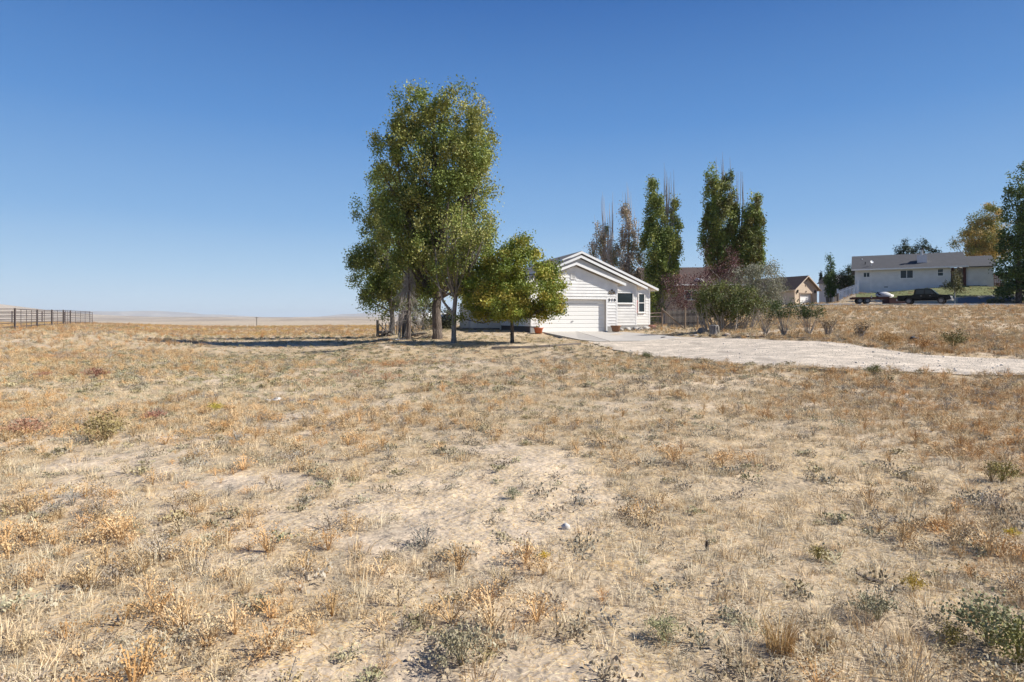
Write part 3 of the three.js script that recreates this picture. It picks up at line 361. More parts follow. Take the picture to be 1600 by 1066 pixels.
// ---------------------------------------------------------------- tan garage up the slope
{
  const p = at(1242, 103), s = thing('tan_garage', 'tan stucco garage with brown roof and small white door', 'garage', [p.x, p.y - .15, p.z], .44), W = 5.1, eave = 3.1, slope = .78, c = W / 2, apex = eave + slope * c;
  const top = (u) => apex - .12 - slope * Math.abs(u - c);
  new MB().prism([[0, 0], [1.15, 0], [1.15, top(1.15)], [0, top(0)]], -.2, 0).prism([[1.15, 2.2], [3.95, 2.2], [3.95, top(3.95)], [c, top(c)], [1.15, top(1.15)]], -.2, 0).prism([[3.95, 0], [W, 0], [W, top(W)], [3.95, top(3.95)]], -.2, 0).add('front_wall', M.stucco, s);
  new MB().span(0, .2, 0, top(0), -12, -.202).add('side_wall', M.stucco, s); new MB().span(W - .2, W, 0, top(W), -12, -.202).add('side_wall', M.stucco, s); new MB().prism([[.2, 0], [W - .2, 0], [W - .2, top(W - .2)], [c, top(c)], [.2, top(.2)]], -12, -11.8).add('back_wall', M.stucco, s);
  new MB().span(1.0, 1.15, 0, 2.35, 0, .06).span(3.95, 4.1, 0, 2.35, 0, .06).span(1.15, 3.95, 2.2, 2.35, 0, .06).add('door_trim', mat([.33, .25, .19], .9), s);
  const d = thing0('garage_door', s); for (let k = 0; k < 4; k++) new MB().span(1.16, 3.94, k * .55 + .012, k * .55 + .54, -.3, -.25).add('door_panel', M.white, d);
  for (const u of [.55, 4.55]) { const l = new MB().span(u - .09, u + .09, 2.3, 2.62, .02, .18).add('wall_lantern', M.black, s); new MB().prism([[u - .14, 2.62], [u + .14, 2.62], [u, 2.8]], .0, .22).add('lantern_cap', M.black, l); }
  const v = new MB().span(c - .28, c + .28, 4.15, 4.7, .0, .05).add('gable_vent', M.stucco, s); new MB().span(c - .22, c + .22, 4.2, 4.65, .052, .06).add('louver', mat([.3, .22, .16], .9), v);
  new MB().tube([V(c, 3.6, 0), V(c, 3.6, .06)], .2, 12).add('round_medallion', mat([.25, .18, .13], .9), s); new MB().box(c, 2.55, .05, .1, .22, .08).add('door_lamp', M.black, s);
  gableRoof(s, { c, apex: apex + .05, slope, uL: -.45, uR: W + .45, zf: .5, zb: -12.4, top: M.shingleBrown, fascia: mat([.62, .50, .38], .8), soffit: mat([.34, .25, .18], .9) });
  const b = spot(1296, 477.5), bin = thing('trash_bin', 'dark wheeled trash bin right of the tan garage', 'bin', at(1296, 101).toArray(), .3); new MB().hull8([V(-.3, .1, .3), V(.3, .1, .3), V(.36, 1.1, .38), V(-.36, 1.1, .38), V(-.3, .1, -.3), V(.3, .1, -.3), V(.36, 1.1, -.38), V(-.36, 1.1, -.38)]).add('body', mat([.035, .04, .045], .6), bin); new MB().box(0, 1.15, 0, .8, .09, .84).add('lid', M.black, bin); for (const x of [-.3, .3]) new MB().tube([V(x - .04, .12, -.34), V(x + .04, .12, -.34)], .12, 10).add('wheel', M.black, bin);
}
// ---------------------------------------------------------------- long white house on the rise at the right
{
  const a = at(1336, 91), s = thing('long_house', 'long pale grey house with dark roof and chimney box on the green rise', 'house', [a.x, 5.65, a.z], -.5), L = 11.3, eave = 3.25;
  new MB().span(0, L, -1.6, eave, -9.8, 0).add('wall', M.greyWall, s);
  new MB().prism([[0, eave], [0, eave + .05], [-4.9, eave + 2.15], [-9.8, eave + .05], [-9.8, eave]].map(([z, y]) => [z, y]).reverse(), 0, L).add('gable_wall', M.greyWall, s).geometry.swapXZ();
  const slab = (x0, x1, zf, yf, zr, yr, name, parent) => { const m = new MB(); const q = [V(x0, yf, zf), V(x1, yf, zf), V(x1, yf + .12, zf), V(x0, yf + .12, zf), V(x0, yr, zr), V(x1, yr, zr), V(x1, yr + .12, zr), V(x0, yr + .12, zr)]; m.hull8(q); return m.add(name, M.shingleDark, parent); };
  const roof = slab(-.45, L + 1.9, .6, eave - .2, -4.9, eave + 2.15, 'roof', s); slab(-.45, L + .45, -10.4, eave - .2, -4.9, eave + 2.15, 'roof', s);
  new MB().span(-.46, L + 1.9, eave - .24, eave - .06, .602, .66).add('gutter', M.trim, roof);
  const w = .62; windowUnit(s, 1.05, 1.85, 2.05, 2.75, .0, { mullion: true, frame: M.greyWall, sill: false }); windowUnit(s, 5.5, 7.05, 1.75, 2.9, .0, { mullion: true }); windowUnit(s, 9.8, 10.5, 1.95, 2.95, .0, { split: true });
  new MB().span(1.95, 2.02, .0, 3.1, .0, .05).add('downspout', M.trim, s); for (const u of [3.6, 10.0]) new MB().span(u, u + .45, .55, .72, .0, .03).add('crawl_vent', mat([.25, .24, .23], .8), s);
  const ch = new MB().span(7.6, 8.7, eave + .05, eave + 1.75, -2.2, -1.2).add('chimney_box', mat([.62, .62, .63], .8), s); new MB().tube([V(8.15, eave + 1.7, -1.7), V(8.15, eave + 2.5, -1.7)], .16, 12).add('flue', M.metal, ch); new MB().tube([V(8.15, eave + 2.5, -1.7), V(8.15, eave + 2.72, -1.7)], .24, 12).add('flue_cap', M.black, ch);
  for (const [x, z] of [[1.3, -1.3], [.9, -3.4]]) new MB().tube([V(x, eave + .3, z), V(x, eave + (x > 1 ? 1.1 : 1.75), z)], .06, 8).add('vent_pipe', x > 1 ? M.black : M.trim, roof);
  const dish = new MB(); { const c = V(2.1, eave + 1.0, -.6), n = V(.5, .45, .75).normalize(), s1 = V(0, 1, 0).cross(n).normalize(), s2 = n.clone().cross(s1); for (let k = 0; k < 14; k++) { const A = (q, r) => c.clone().addScaledVector(s1, Math.cos(q) * r * .62).addScaledVector(s2, Math.sin(q) * r * .62).addScaledVector(n, r * r * .5); const t0 = k / 14 * 6.283, t1 = (k + 1) / 14 * 6.283; dish.poly([c, A(t0, .2), A(t1, .2)]).poly([A(t0, .2), A(t0, .36), A(t1, .36), A(t1, .2)]); } dish.tube([c, c.clone().add(V(-.1, -.75, -.1))], .03, 6); } dish.add('satellite_dish', M.white, s);
  // recessed porch with dark posts, then the lower garage wing
  const wing = 15.0, we = eave - .05; new MB().span(L + 1.75, L + 4.7, -1, we, -8, -.4).add('garage_wing', M.greyWall, s); slab(L + 1.5, L + 5.0, .15, we - .2, -4.2, we + 1.5, 'wing_roof', s); slab(L + 1.5, L + 5.0, -8.5, we - .2, -4.2, we + 1.5, 'wing_roof', s);
  new MB().prism([[-.45, we], [-4.2, we + 1.55], [-8, we]].reverse(), L + 1.75, L + 4.7).add('gable_wall', M.greyWall, s).geometry.swapXZ();
  for (const u of [L + .1, L + 1.4]) new MB().span(u, u + .28, -.5, eave - .2, -.5, -.2).add('porch_post', mat([.10, .035, .03], .8), s); new MB().span(L, L + 1.75, -.8, eave, -4.2, -4).add('porch_wall', M.greyWall, s);
  for (const u of [2.3, 3.1, 3.9]) new MB().span(L + u - .12, L + u + .12, .45, .62, -.4, -.36).add('crawl_vent', mat([.4, .39, .37], .8), s);
  const fe = thing('board_fence', 'short brown board fence beside the dark tree on the rise', 'fence', [...at(1560, 84).toArray()], -.31); for (let k = 0; k < 9; k++) new MB().box(-.9 + k * .22, .85, 0, .19, 1.75 + .04 * (k % 3), .03).add('board', mat([.16, .075, .05], .9), fe); for (const y of [.4, 1.4]) new MB().span(-1, 1, y - .05, y + .05, -.08, -.02).add('rail', mat([.14, .07, .05], .9), fe);
}
{ // white picket fence beside that house
  const a = at(1309, 93), b = at(1340.5, 90), f = thing('picket_fence', 'white vinyl picket fence left of the long pale house', 'fence', a.toArray(), Math.atan2(-(b.z - a.z), b.x - a.x)); const L = a.distanceTo(b), rise = b.y - a.y;
  for (let k = 0; k < 15; k++) { const x = .15 + k * (L - .3) / 14; new MB().box(x, rise * x / L + .8, 0, .13, 1.5, .025).add('picket', M.white, f); } for (const y of [.3, 1.25]) new MB().beam(V(0, y, -.03), V(L, y + rise, -.03), .03, .1).add('rail', M.white, f);
  for (const [x, h] of [[0, 1.75], [L, 1.95]]) { const q = new MB().box(x, rise * x / L + h / 2 - .1, 0, .16, h + .2, .16).add('post', M.white, f); new MB().box(x, rise * x / L + h + .03, 0, .2, .06, .2).add('post_cap', M.white, q); }
}
{ // brown roofed house behind the shrubs, and a far grey house
  const p = at(1010, 78), s = thing('brown_house', 'house with dark brown roof behind the purple shrubs', 'house', [p.x, 1.9, p.z], -.05), L = 11.5;
  new MB().span(0, L, -1.5, 4.1, -9, 0).add('wall', mat([.30, .25, .21], .9), s); const roof = new MB().prism([[.7, 4.0], [.7, 4.15], [-4.5, 6.55], [-9.7, 4.15], [-9.7, 4.0], [-4.5, 6.4]].reverse(), -.5, L + .5).add('roof', M.shingleBrown, s); roof.geometry.swapXZ();
  new MB().span(-.5, L + .5, 3.93, 4.12, .71, .76).add('fascia', M.trim, roof); new MB().blob(6.4, 4.62, -.1, .55, .3, .4, null, 2, .05, 12).add('skylight_dome', M.white, roof); windowUnit(s, 4.6, 6.2, 2.2, 3.4, 0, { mullion: true });
  new MB().prism([[.02, 4.0], [-4.5, 6.38], [-9, 4.0]].reverse(), 0, .2).add('gable_wall', mat([.30, .25, .21], .9), s).geometry.swapXZ();
  const q = at(1303, 150), t = thing('far_grey_house', 'distant grey house behind the slender columnar tree', 'house', [q.x, q.y, q.z], .1); t.position.y = 1.7 + .043 * 150 - 1; new MB().span(0, 4.5, -3, 3.4, -6, 0).add('wall', mat([.42, .40, .40], .9), t); new MB().span(3.2, 4.2, .6, 2.0, 0, .05).add('window', M.glass, t); const rf = new MB().prism([[.4, 3.3], [-3, 5.2], [-6.4, 3.3]].reverse(), -.4, 4.9).add('roof', mat([.16, .145, .15], .95), t); rf.geometry.swapXZ(); const ga = new MB().box(1.2, .2, .9, 2.6, .14, 2.0, [.2, 0, 0]).add('patio_cover', mat([.05, .06, .08], .7), t);
}
// ---------------------------------------------------------------- trees and shrubs
const leafVerts = (m, R, c, size, col, droop = 0) => { // one folded leaf
  const d = V(R() - .5, (R() - .5) - droop, R() - .5).normalize().multiplyScalar(size * (.6 + .7 * R())), s = V(R() - .5, R() - .5, R() - .5).cross(d).normalize().multiplyScalar(size * (.36 + .2 * R())), n = d.clone().cross(s).normalize(), t = 1 + (R() - .5) * .5, k = col.map((v) => v * t), a = c, b = c.clone().addScaledVector(d, .55).add(s), e = c.clone().add(d), f = c.clone().addScaledVector(d, .55).sub(s), u = [0, 0];
  const i = [a, b, e, f].map((p) => m.vert(p, n, u, k)); m.i.push(i[0], i[2], i[1], i[0], i[3], i[2]); };
function growTree(o) { // { name, label, category, base, lobes: [[x,y,z,rx,ry,rz,weight]], clusters, leaves, size, spread, cols, trunk: [[x,y,z,r]...], limbs, seed, bark, gaps, up, group }
  const R = rng(o.seed), t = thing(o.name, o.label, o.category || 'tree', o.base.toArray(), 0, o.group), m = new MB(), wood = new MB();
  const total = o.lobes.reduce((a, l) => a + l[3] * l[4] * l[5], 0), centres = [];
  for (const l of o.lobes) { const n = Math.max(2, Math.round(o.clusters * l[3] * l[4] * l[5] / total)); for (let k = 0; k < n; k++) { const q = V(R() * 2 - 1, R() * 2 - 1, R() * 2 - 1); if (q.length() > 1) { k--; continue; } const r = q.length(); q.multiplyScalar(Math.pow(r, -.45) || 1); if (q.length() > 1) q.normalize(); const c = V(l[0] + q.x * l[3], l[1] + q.y * l[4], l[2] + q.z * l[5]); if (o.gaps && noise(c.x * .9 + o.seed, c.y * .7 + c.z * .6) < -.62 + o.gaps) continue; centres.push(c); } }
  const up = o.up || 1;
  for (const c of centres) { const base = o.cols[Math.floor(R() * o.cols.length)], g = .8 + .4 * R(), col = base.map((v) => v * g), n = Math.round(o.leaves * (.5 + R())), sp = o.spread * (.65 + .7 * R()); for (let k = 0; k < n; k++) { const q = V(R() + R() + R() - 1.5, (R() + R() + R() - 1.5) * up, R() + R() + R() - 1.5).multiplyScalar(sp).add(c); leafVerts(m, R, q, o.size, col, .12); } }
  const P = o.trunk.map(([x, y, z]) => V(x, y, z)); if (P.length) wood.tube(P, o.trunk.map((q) => q[3]), 10);
  const along = (y) => { for (let k = 0; k + 1 < P.length; k++) if (y <= P[k + 1].y || k + 2 === P.length) { const f = clamp((y - P[k].y) / (P[k + 1].y - P[k].y)); return [P[k].clone().lerp(P[k + 1], f), lerp(o.trunk[k][3], o.trunk[k + 1][3], f)]; } };
  for (let k = 0; k < (o.limbs || 0) && centres.length; k++) { const c = centres[Math.floor(R() * centres.length)]; const y0 = clamp(c.y - (o.rise || 1.2) * Math.hypot(c.x, c.z) - .3 * R(), o.fork || P[1].y * .6, P[P.length - 1].y); const [s, r] = along(y0); const mid = s.clone().lerp(c, .5).add(V((R() - .5) * .25, -.12 * s.distanceTo(c), (R() - .5) * .25)); const rr = Math.min(r * .6, .018 * s.distanceTo(c) + .015); wood.tube([s, mid, c], [rr, rr * .6, rr * .2], 5, null, false); }
  for (const st of o.sticks || []) wood.tube(st.map(([x, y, z]) => V(x, y, z)), st.map((q) => q[3]), 5, null, false);
  if (wood.p.length) wood.add('trunk', o.bark || M.bark, t);
  const im = m.add('crown', M.leaf, t); return t;
}
const lobe = (b, d) => ([px, py, rx, ry, dz = 0, rz]) => { const k = d / F; return [(px - 800) * k - b.x, EYE + (HORIZON - py) * k - b.y, dz, rx * k, ry * k, (rz || rx) * k]; };
const COTTON = [[0.265, 0.302, 0.072], [0.216, 0.268, 0.061], [0.332, 0.346, 0.093], [0.299, 0.295, 0.081], [0.399, 0.381, 0.121], [0.192, 0.242, 0.057]];
const COTTON_B = [[0.216, 0.268, 0.064], [0.175, 0.225, 0.056], [0.265, 0.295, 0.081], [0.316, 0.319, 0.097]];
{ // the big cottonwoods left of the house
  let d = 36, b = at(683, d); const L = lobe(b, d);
  growTree({ name: 'cottonwood_tree', label: 'tallest cottonwood with a thick trunk left of the house', base: b, seed: 101, clusters: 640, leaves: 165, size: .112, spread: .42, up: 1.25, gaps: .10, cols: COTTON, fork: 2.2, rise: 1.5, limbs: 70,
    lobes: [[652, 178, 40, 46], [650, 215, 46, 55, -.4], [712, 178, 34, 42], [745, 205, 26, 50], [725, 235, 46, 60, .3], [612, 235, 28, 48], [622, 290, 38, 60], [690, 290, 62, 75], [742, 300, 32, 50], [690, 370, 66, 70], [745, 365, 34, 50], [640, 360, 45, 60], [655, 425, 48, 38], [715, 425, 36, 38, -.8]].map(L),
    trunk: [[0, -.25, 0, .36], [.02, .35, 0, .28], [-.05, 1.6, 0, .25], [.1, 3.2, 0, .23], [.2, 6, 0, .18], [-.1, 9, 0, .12], [-.2, 12.5, 0, .05]],
    sticks: [[[.1, 2.6, 0, .2], [.9, 5.2, .2, .15], [1.5, 8.4, .1, .09], [1.8, 11.2, 0, .04]], [[0, 2.4, 0, .18], [-1.1, 5, .1, .13], [-2.0, 8.2, .1, .07], [-2.2, 10, 0, .03]], [[.1, 3, .1, .13], [.5, 5, 1.2, .1], [.8, 7.4, 1.8, .05]]] });
  d = 43; b = at(613, d); const L2 = lobe(b, d);
  growTree({ name: 'cottonwood_tree', label: 'low spreading cottonwood at the left edge of the tree group', base: b, seed: 102, clusters: 340, leaves: 150, size: .115, spread: .45, up: 1.1, gaps: .12, cols: COTTON_B, fork: 1.6, limbs: 40,
    lobes: [[575, 335, 20, 32], [600, 300, 26, 45], [565, 400, 20, 30], [556, 395, 13, 18], [585, 425, 36, 44], [610, 380, 42, 60], [598, 465, 28, 32], [575, 455, 22, 26], [630, 440, 38, 46], [640, 480, 20, 16]].map(L2), trunk: [[0, -.3, 0, .2], [0, 1.2, 0, .15], [-.2, 3, 0, .14], [-.4, 6, 0, .1], [-.3, 9, 0, .05]], bark: M.barkPale });
  d = 31.2; b = at(709, d); const L3 = (q) => { const l = lobe(b, d)(q); l[2] += .7; return l; };
  growTree({ name: 'thin_tree', label: 'slender forked tree with bare grey limbs in front of the tallest cottonwood', base: b, seed: 103, clusters: 120, leaves: 70, size: .095, spread: .4, up: 1.2, gaps: .3, cols: COTTON.concat([[.21, .19, .07]]), fork: 2.2, rise: 2.2, limbs: 34, bark: M.barkPale,
    lobes: [[745, 370, 34, 46], [712, 375, 30, 50], [752, 415, 26, 30], [690, 420, 26, 38], [765, 355, 20, 34], [730, 440, 24, 20]].map(L3), trunk: [[0, -.2, 0, .17], [0, .3, 0, .125], [.02, 1.5, 0, .11], [.1, 2.4, 0, .10], [.25, 3.6, 0, .09], [.35, 5.2, 0, .05], [.4, 6.6, 0, .02]],
    sticks: [[[.0, 1.35, 0, .075], [-.5, 2.0, .1, .06], [-.8, 3.1, .1, .04], [-.9, 4.6, 0, .03]], [[.08, 2.2, 0, .075], [-.25, 3.4, .1, .05], [-.3, 4.8, .2, .04], [-.1, 6.2, .1, .02]], [[.1, 2.3, 0, .07], [.7, 3.4, -.1, .05], [1.1, 4.8, 0, .035]], [[.25, 3.4, 0, .06], [-.05, 4.6, .2, .04], [0, 6, .2, .015]], [[.4, 2.9, 0, .06], [.45, 4.2, .3, .04], [.7, 5.6, .4, .015]]] });
  d = 31.4; b = at(800, d); const L4 = (q) => { const l = lobe(b, d)(q); l[2] += .5; l[5] *= 1.15; return l; };
  growTree({ name: 'maple_tree', label: 'round green maple with yellowing tips in front of the garage', base: b, seed: 104, clusters: 600, leaves: 130, size: .092, spread: .34, up: .75, gaps: .07, fork: 1.35, rise: .55, limbs: 60, cols: [[0.239, 0.286, 0.041], [0.184, 0.242, 0.038], [0.319, 0.331, 0.054], [0.399, 0.363, 0.063], [0.264, 0.286, 0.047], [0.447, 0.377, 0.079], [0.223, 0.263, 0.041], [0.199, 0.242, 0.038]],
    lobes: [[812, 395, 28, 26], [800, 420, 50, 32], [835, 425, 34, 30], [770, 445, 42, 32], [812, 455, 58, 34], [850, 450, 30, 34], [752, 470, 24, 22], [800, 478, 62, 18], [845, 480, 32, 16], [860, 470, 22, 24], [740, 452, 20, 20], [825, 490, 40, 10], [725, 492, 14, 8], [765, 490, 26, 12]].map(L4), trunk: [[0, -.2, 0, .14], [.01, .15, 0, .10], [0, 1.0, 0, .085], [.02, 1.7, 0, .08], [.1, 2.8, 0, .06], [.2, 4.2, 0, .02]] });
  // dead spruce: grey needleless boughs hanging from a bare stem
  d = 35; b = at(638, d); const R = rng(9), t = thing('dead_spruce', 'dead grey spruce with drooping bare boughs among the cottonwoods', 'tree', b.toArray()); new MB().tube([V(0, -.2, 0), V(.05, 1.5, 0), V(.03, 3, 0), V(0, 4.1, 0)], [.13, .10, .06, .015], 7).add('trunk', M.bark, t);
  const tw = new MB(); for (let k = 0; k < 95; k++) { const y = .8 + 3.1 * Math.pow(R(), .8), a = R() * 6.28, L = (4.3 - y) * (.28 + .28 * R()) + .1, o = V(.03, y, 0), e = V(Math.cos(a) * L, y - .25 - .5 * L * R(), Math.sin(a) * L), mid = o.clone().lerp(e, .5).add(V(0, .08, 0)); tw.tube([o, mid, e], [.016, .011, .004], 3, null, false); for (let q = 0; q < 15; q++) { const s = o.clone().lerp(e, .25 + .75 * R()), f = s.clone().add(V((R() - .5) * .3, -.15 - .42 * R(), (R() - .5) * .3)), w = V(R() - .5, 0, R() - .5).normalize().multiplyScalar(.007); tw.poly([s.clone().add(w), s.clone().sub(w), f]); } } tw.add('dead_boughs', mat([.30, .265, .235], .95), t);
  const shrub = (name, label, px, dd, lobes, cols, seed, clusters, leaves, size, spread, extra = {}) => { const bb = at(px, dd); return growTree({ name, label, category: 'shrub', base: bb, seed, clusters, leaves, size, spread, cols, fork: .1, rise: 1.1, limbs: 40, lobes: lobes.map(lobe(bb, dd)), trunk: [[0, -.15, 0, .06], [0, .3, 0, .05], [0, 1, 0, .03]], bark: M.deadTwig, gaps: .08, ...extra }); };
  const dusty = [[.12, .125, .06], [.10, .11, .05], [.15, .15, .07]];
  shrub('background_bush', 'dusty green bush behind the dead spruce and thick trunk', 662, 46, [[660, 470, 20, 26], [655, 498, 20, 16], [670, 490, 16, 20]], dusty, 201, 90, 50, .11, .35); shrub('background_bush', 'small dusty bush right of the thick cottonwood trunk', 698, 48, [[697, 498, 11, 14], [700, 510, 12, 7]], dusty, 202, 36, 44, .11, .3);
  // poplars behind the house
  const POP = [[0.207, 0.268, 0.064], [0.259, 0.309, 0.077], [0.32, 0.34, 0.096], [0.177, 0.226, 0.058]], TANPOP = [[.50, .42, .33], [.54, .47, .38], [.26, .26, .13], [.44, .37, .29]];
  const _twigs = (px, py, n, h, seed) => { const R = rng(seed); return Array.from({ length: n }, () => { const x = px + (R() - .5) * 26; return [x, py + 15 * R(), x + (R() - .5) * 8, py - h * (.35 + .65 * R())]; }); };
  const dead = (b0, dd, list, r = .05) => list.map(([px0, py0, px1, py1]) => { const k = dd / F, q = (px, py) => [(px - 800) * k - b0.x, EYE + (HORIZON - py) * k - b0.y, .2]; const A = q(px0, py0), B = q(px1, py1); return [[...A, r], [(A[0] + B[0]) / 2 + .08, (A[1] + B[1]) / 2, .25, r * .6], [...B, r * .15]]; });
  const pop = (label, px, dd, lobes, cols, seed, clusters, dd2, extra = {}) => { const bb = at(px, dd); growTree({ name: 'poplar_tree', label, base: bb, seed, clusters, leaves: 120, size: .16, spread: .36, up: 1.8, gaps: .0, cols, fork: 1, rise: 2.6, limbs: 26, lobes: lobes.map(lobe(bb, dd)), trunk: [[0, -.4, 0, .32], [0, 2, 0, .26], [0, 6, 0, .16], [0, 10, 0, .05]], bark: M.barkPale, sticks: dead(bb, dd, dd2, .05), group: 'poplars behind the house', ...extra }); };
  pop('half dead tan poplar closest to the house roof', 945, 66, [[934, 375, 10, 26], [952, 385, 12, 32], [932, 396, 11, 14], [958, 405, 9, 18]], TANPOP, 301, 60, [..._twigs(945, 395, 16, 90, 31), [944, 400, 941, 300], [950, 400, 948, 330], [955, 400, 957, 300], [941, 380, 935, 345], [948, 400, 952, 318]], { leaves: 60, bark: mat([.42, .36, .31], .95) });
  pop('poplar with a faded tan crown, second from the house roof', 982, 66, [[975, 345, 10, 28], [992, 355, 9, 26], [980, 390, 16, 38], [990, 410, 14, 30], [976, 430, 12, 24]], TANPOP.concat([[.36, .28, .19]]), 302, 95, [..._twigs(982, 380, 12, 85, 32), [980, 360, 979, 285], [984, 360, 985, 300], [982, 360, 981, 292]], { leaves: 70, bark: mat([.42, .36, .31], .95) });
  pop('dense green poplar with a split crown in the middle of the row', 1034, 64, [[1021, 300, 11, 26], [1025, 340, 16, 36], [1058, 335, 9, 26], [1050, 370, 16, 34], [1022, 390, 20, 40], [1042, 400, 20, 40], [1018, 440, 14, 36], [1045, 440, 14, 30], [1022, 480, 12, 22]], POP, 303, 330, [..._twigs(1041, 340, 12, 80, 33), [1036, 340, 1037, 255], [1039, 340, 1041, 268], [1042, 350, 1044, 280], [1033, 330, 1033, 300], [1045, 360, 1046, 290]]);
  pop('tall green poplar with bare stems, left of the twin pair', 1122, 64, [[1112, 280, 9, 22], [1115, 310, 14, 30], [1137, 300, 12, 30], [1128, 345, 24, 44], [1112, 370, 16, 36], [1130, 400, 26, 36]], POP.concat([[.15, .15, .05]]), 304, 300, [..._twigs(1152, 350, 14, 85, 34), ..._twigs(1129, 290, 4, 48, 35), [1126, 300, 1128, 238], [1127, 300, 1129, 250], [1148, 340, 1150, 270], [1153, 350, 1156, 268], [1158, 350, 1160, 285], [1146, 360, 1147, 300]]);
  pop('leafy poplar at the right end of the row, edged with yellow', 1172, 63, [[1180, 325, 9, 24], [1176, 355, 16, 36], [1168, 390, 20, 34], [1183, 390, 12, 26], [1172, 415, 18, 16]], POP.concat([[.13, .14, .04], [.17, .15, .04]]), 305, 230, []);
  // shrubs right of the house
  const PURPLE = [[0.128, 0.056, 0.058], [0.17, 0.079, 0.076], [0.102, 0.049, 0.054], [0.204, 0.105, 0.085]];
  shrub('purple_leaf_shrub', 'dark purple shrub behind the wooden gate brace', 1058, 56, [[1050, 450, 18, 24], [1075, 465, 20, 28], [1052, 485, 20, 16], [1080, 490, 16, 12], [1066, 430, 16, 14]], PURPLE, 401, 120, 46, .11, .45, { gaps: .3 });
  shrub('purple_leaf_tree', 'taller purple leaved tree below the twin poplars', 1125, 58, [[1108, 405, 14, 20], [1130, 412, 24, 24], [1118, 440, 26, 24], [1145, 425, 14, 18], [1100, 430, 12, 22]], PURPLE.concat([[.13, .07, .06]]), 402, 150, 44, .11, .48, { category: 'tree', gaps: .28, trunk: [[0, -.2, 0, .12], [0, 2, 0, .09], [0, 4, 0, .05]] });
  shrub('silver_olive_tree', 'silvery grey green olive tree beside the tan garage roof', 1185, 45, [[1165, 440, 22, 24], [1192, 440, 30, 26], [1202, 418, 10, 10], [1215, 455, 16, 24], [1172, 468, 26, 20], [1205, 470, 20, 16], [1185, 420, 14, 8]], [[.27, .27, .19], [.33, .33, .25], [.21, .22, .13], [.38, .37, .28]], 403, 250, 52, .085, .34, { category: 'tree', gaps: .15 });
  shrub('lilac_bush', 'large green bush with bare lower stems beside the driveway', 1130, 38, [[1105, 460, 20, 16], [1130, 458, 26, 16], [1160, 466, 26, 16], [1110, 480, 24, 16], [1140, 484, 30, 14], [1180, 478, 24, 14], [1205, 482, 16, 12], [1092, 470, 10, 12]], [[0.145, 0.178, 0.045], [0.189, 0.209, 0.06], [0.232, 0.232, 0.075], [0.116, 0.155, 0.045], [0.174, 0.155, 0.06]], 404, 300, 52, .085, .27, { limbs: 60, sticks: Array.from({ length: 46 }, (_, k) => { const R = rng(900 + k), x = (R() - .45) * 4.2, z = (R() - .5) * 1.6; return [[x * .72, -.1, z, .03], [x * .9 + (R() - .5) * .3, .7, z, .022], [x + (R() - .5) * .5, 1.5 + .3 * R(), z, .008]]; }) });
  const bare = (label, px, py, h, seed, green, dd) => { const b0 = dd ? at(px, dd) : spot(px, py), R = rng(seed), t = thing('dry_shrub', label, 'shrub', b0.toArray(), 0, 'dry shrubs along the driveway edge'), w = new MB(), lf = new MB(); for (let k = 0; k < 22; k++) { const a = R() * 6.28, e = V(Math.cos(a) * h * .5 * (.3 + R()), h * (.6 + .4 * R()), Math.sin(a) * h * .4 * R()), mid = e.clone().multiply(V(.45, .5, .45)); w.tube([V((R() - .5) * .15, -.08, (R() - .5) * .15), mid, e], [.016, .011, .003], 4, null, false); for (let q = 0; q < 5; q++) { const s = mid.clone().lerp(e, R()), f = s.clone().add(V((R() - .5) * .4, .1 + .25 * R(), (R() - .5) * .4).multiplyScalar(h * .5)); w.tube([s, f], [.006, .002], 3, null, false); const n = green ? 22 : 3; for (let z = 0; z < n; z++) if (f.y > h * (green ? .62 : .2)) leafVerts(lf, R, f.clone().add(V(R() - .5, R() - .5, R() - .5).multiplyScalar(.28)), .06, green ? [[.075, .11, .03], [.10, .13, .04]][z % 2] : [.24, .18, .10]); } } w.add('branch', M.deadTwig, t); if (lf.p.length) lf.add('foliage', M.leaf, t); };
  bare('bare multi stemmed shrub at the right end of the lilac bush', 1196, 524, 1.35, 501, 0); bare('dry grey shrub with a green top, second along the driveway edge', 1225, 524, 1.5, 502, 1); bare('leafy topped shrub with bare stems, third along the driveway edge', 1264, 524, 1.45, 503, 1); bare('short leafless twiggy shrub, last along the driveway edge', 1294, 526, .8, 504, 0); bare('small dead twiggy plant near the rock on the slope edge', 1345, 528, .6, 506, 0);
  // right hand trees
  const big = (o) => growTree({ leaves: 85, size: .2, spread: .55, fork: 1.5, limbs: 30, gaps: .1, up: 1, bark: M.bark, trunk: [[0, -.4, 0, .35], [0, 3, 0, .28], [0, 8, 0, .1]], ...o, base: o.b, lobes: o.l.map(lobe(o.b, o.d)) });
  big({ name: 'broad_tree', label: 'large dark green tree cut off by the right edge', b: at(1592, 76), d: 76, seed: 601, clusters: 680, cols: [[0.102, 0.155, 0.042], [0.131, 0.186, 0.051], [0.174, 0.217, 0.068], [0.08, 0.124, 0.036]], l: [[1598, 275, 14, 26], [1590, 315, 18, 26], [1600, 330, 26, 40], [1592, 370, 24, 34], [1606, 400, 36, 44], [1580, 415, 20, 26], [1584, 435, 24, 16], [1575, 452, 20, 12], [1600, 455, 30, 14], [1640, 350, 40, 90], [1640, 430, 44, 36]] });
  big({ name: 'golden_tree', label: 'golden brown autumn cottonwood behind the long pale house', b: at(1535, 105), d: 105, seed: 602, clusters: 300, leaves: 110, size: .2, spread: .7, gaps: .36, cols: [[0.55, 0.408, 0.132], [0.625, 0.468, 0.176], [0.425, 0.372, 0.121], [0.275, 0.288, 0.088]], l: [[1520, 348, 12, 16], [1545, 340, 16, 20], [1535, 365, 26, 22], [1560, 365, 12, 26], [1545, 390, 30, 18], [1505, 378, 12, 10], [1515, 395, 18, 10]] });
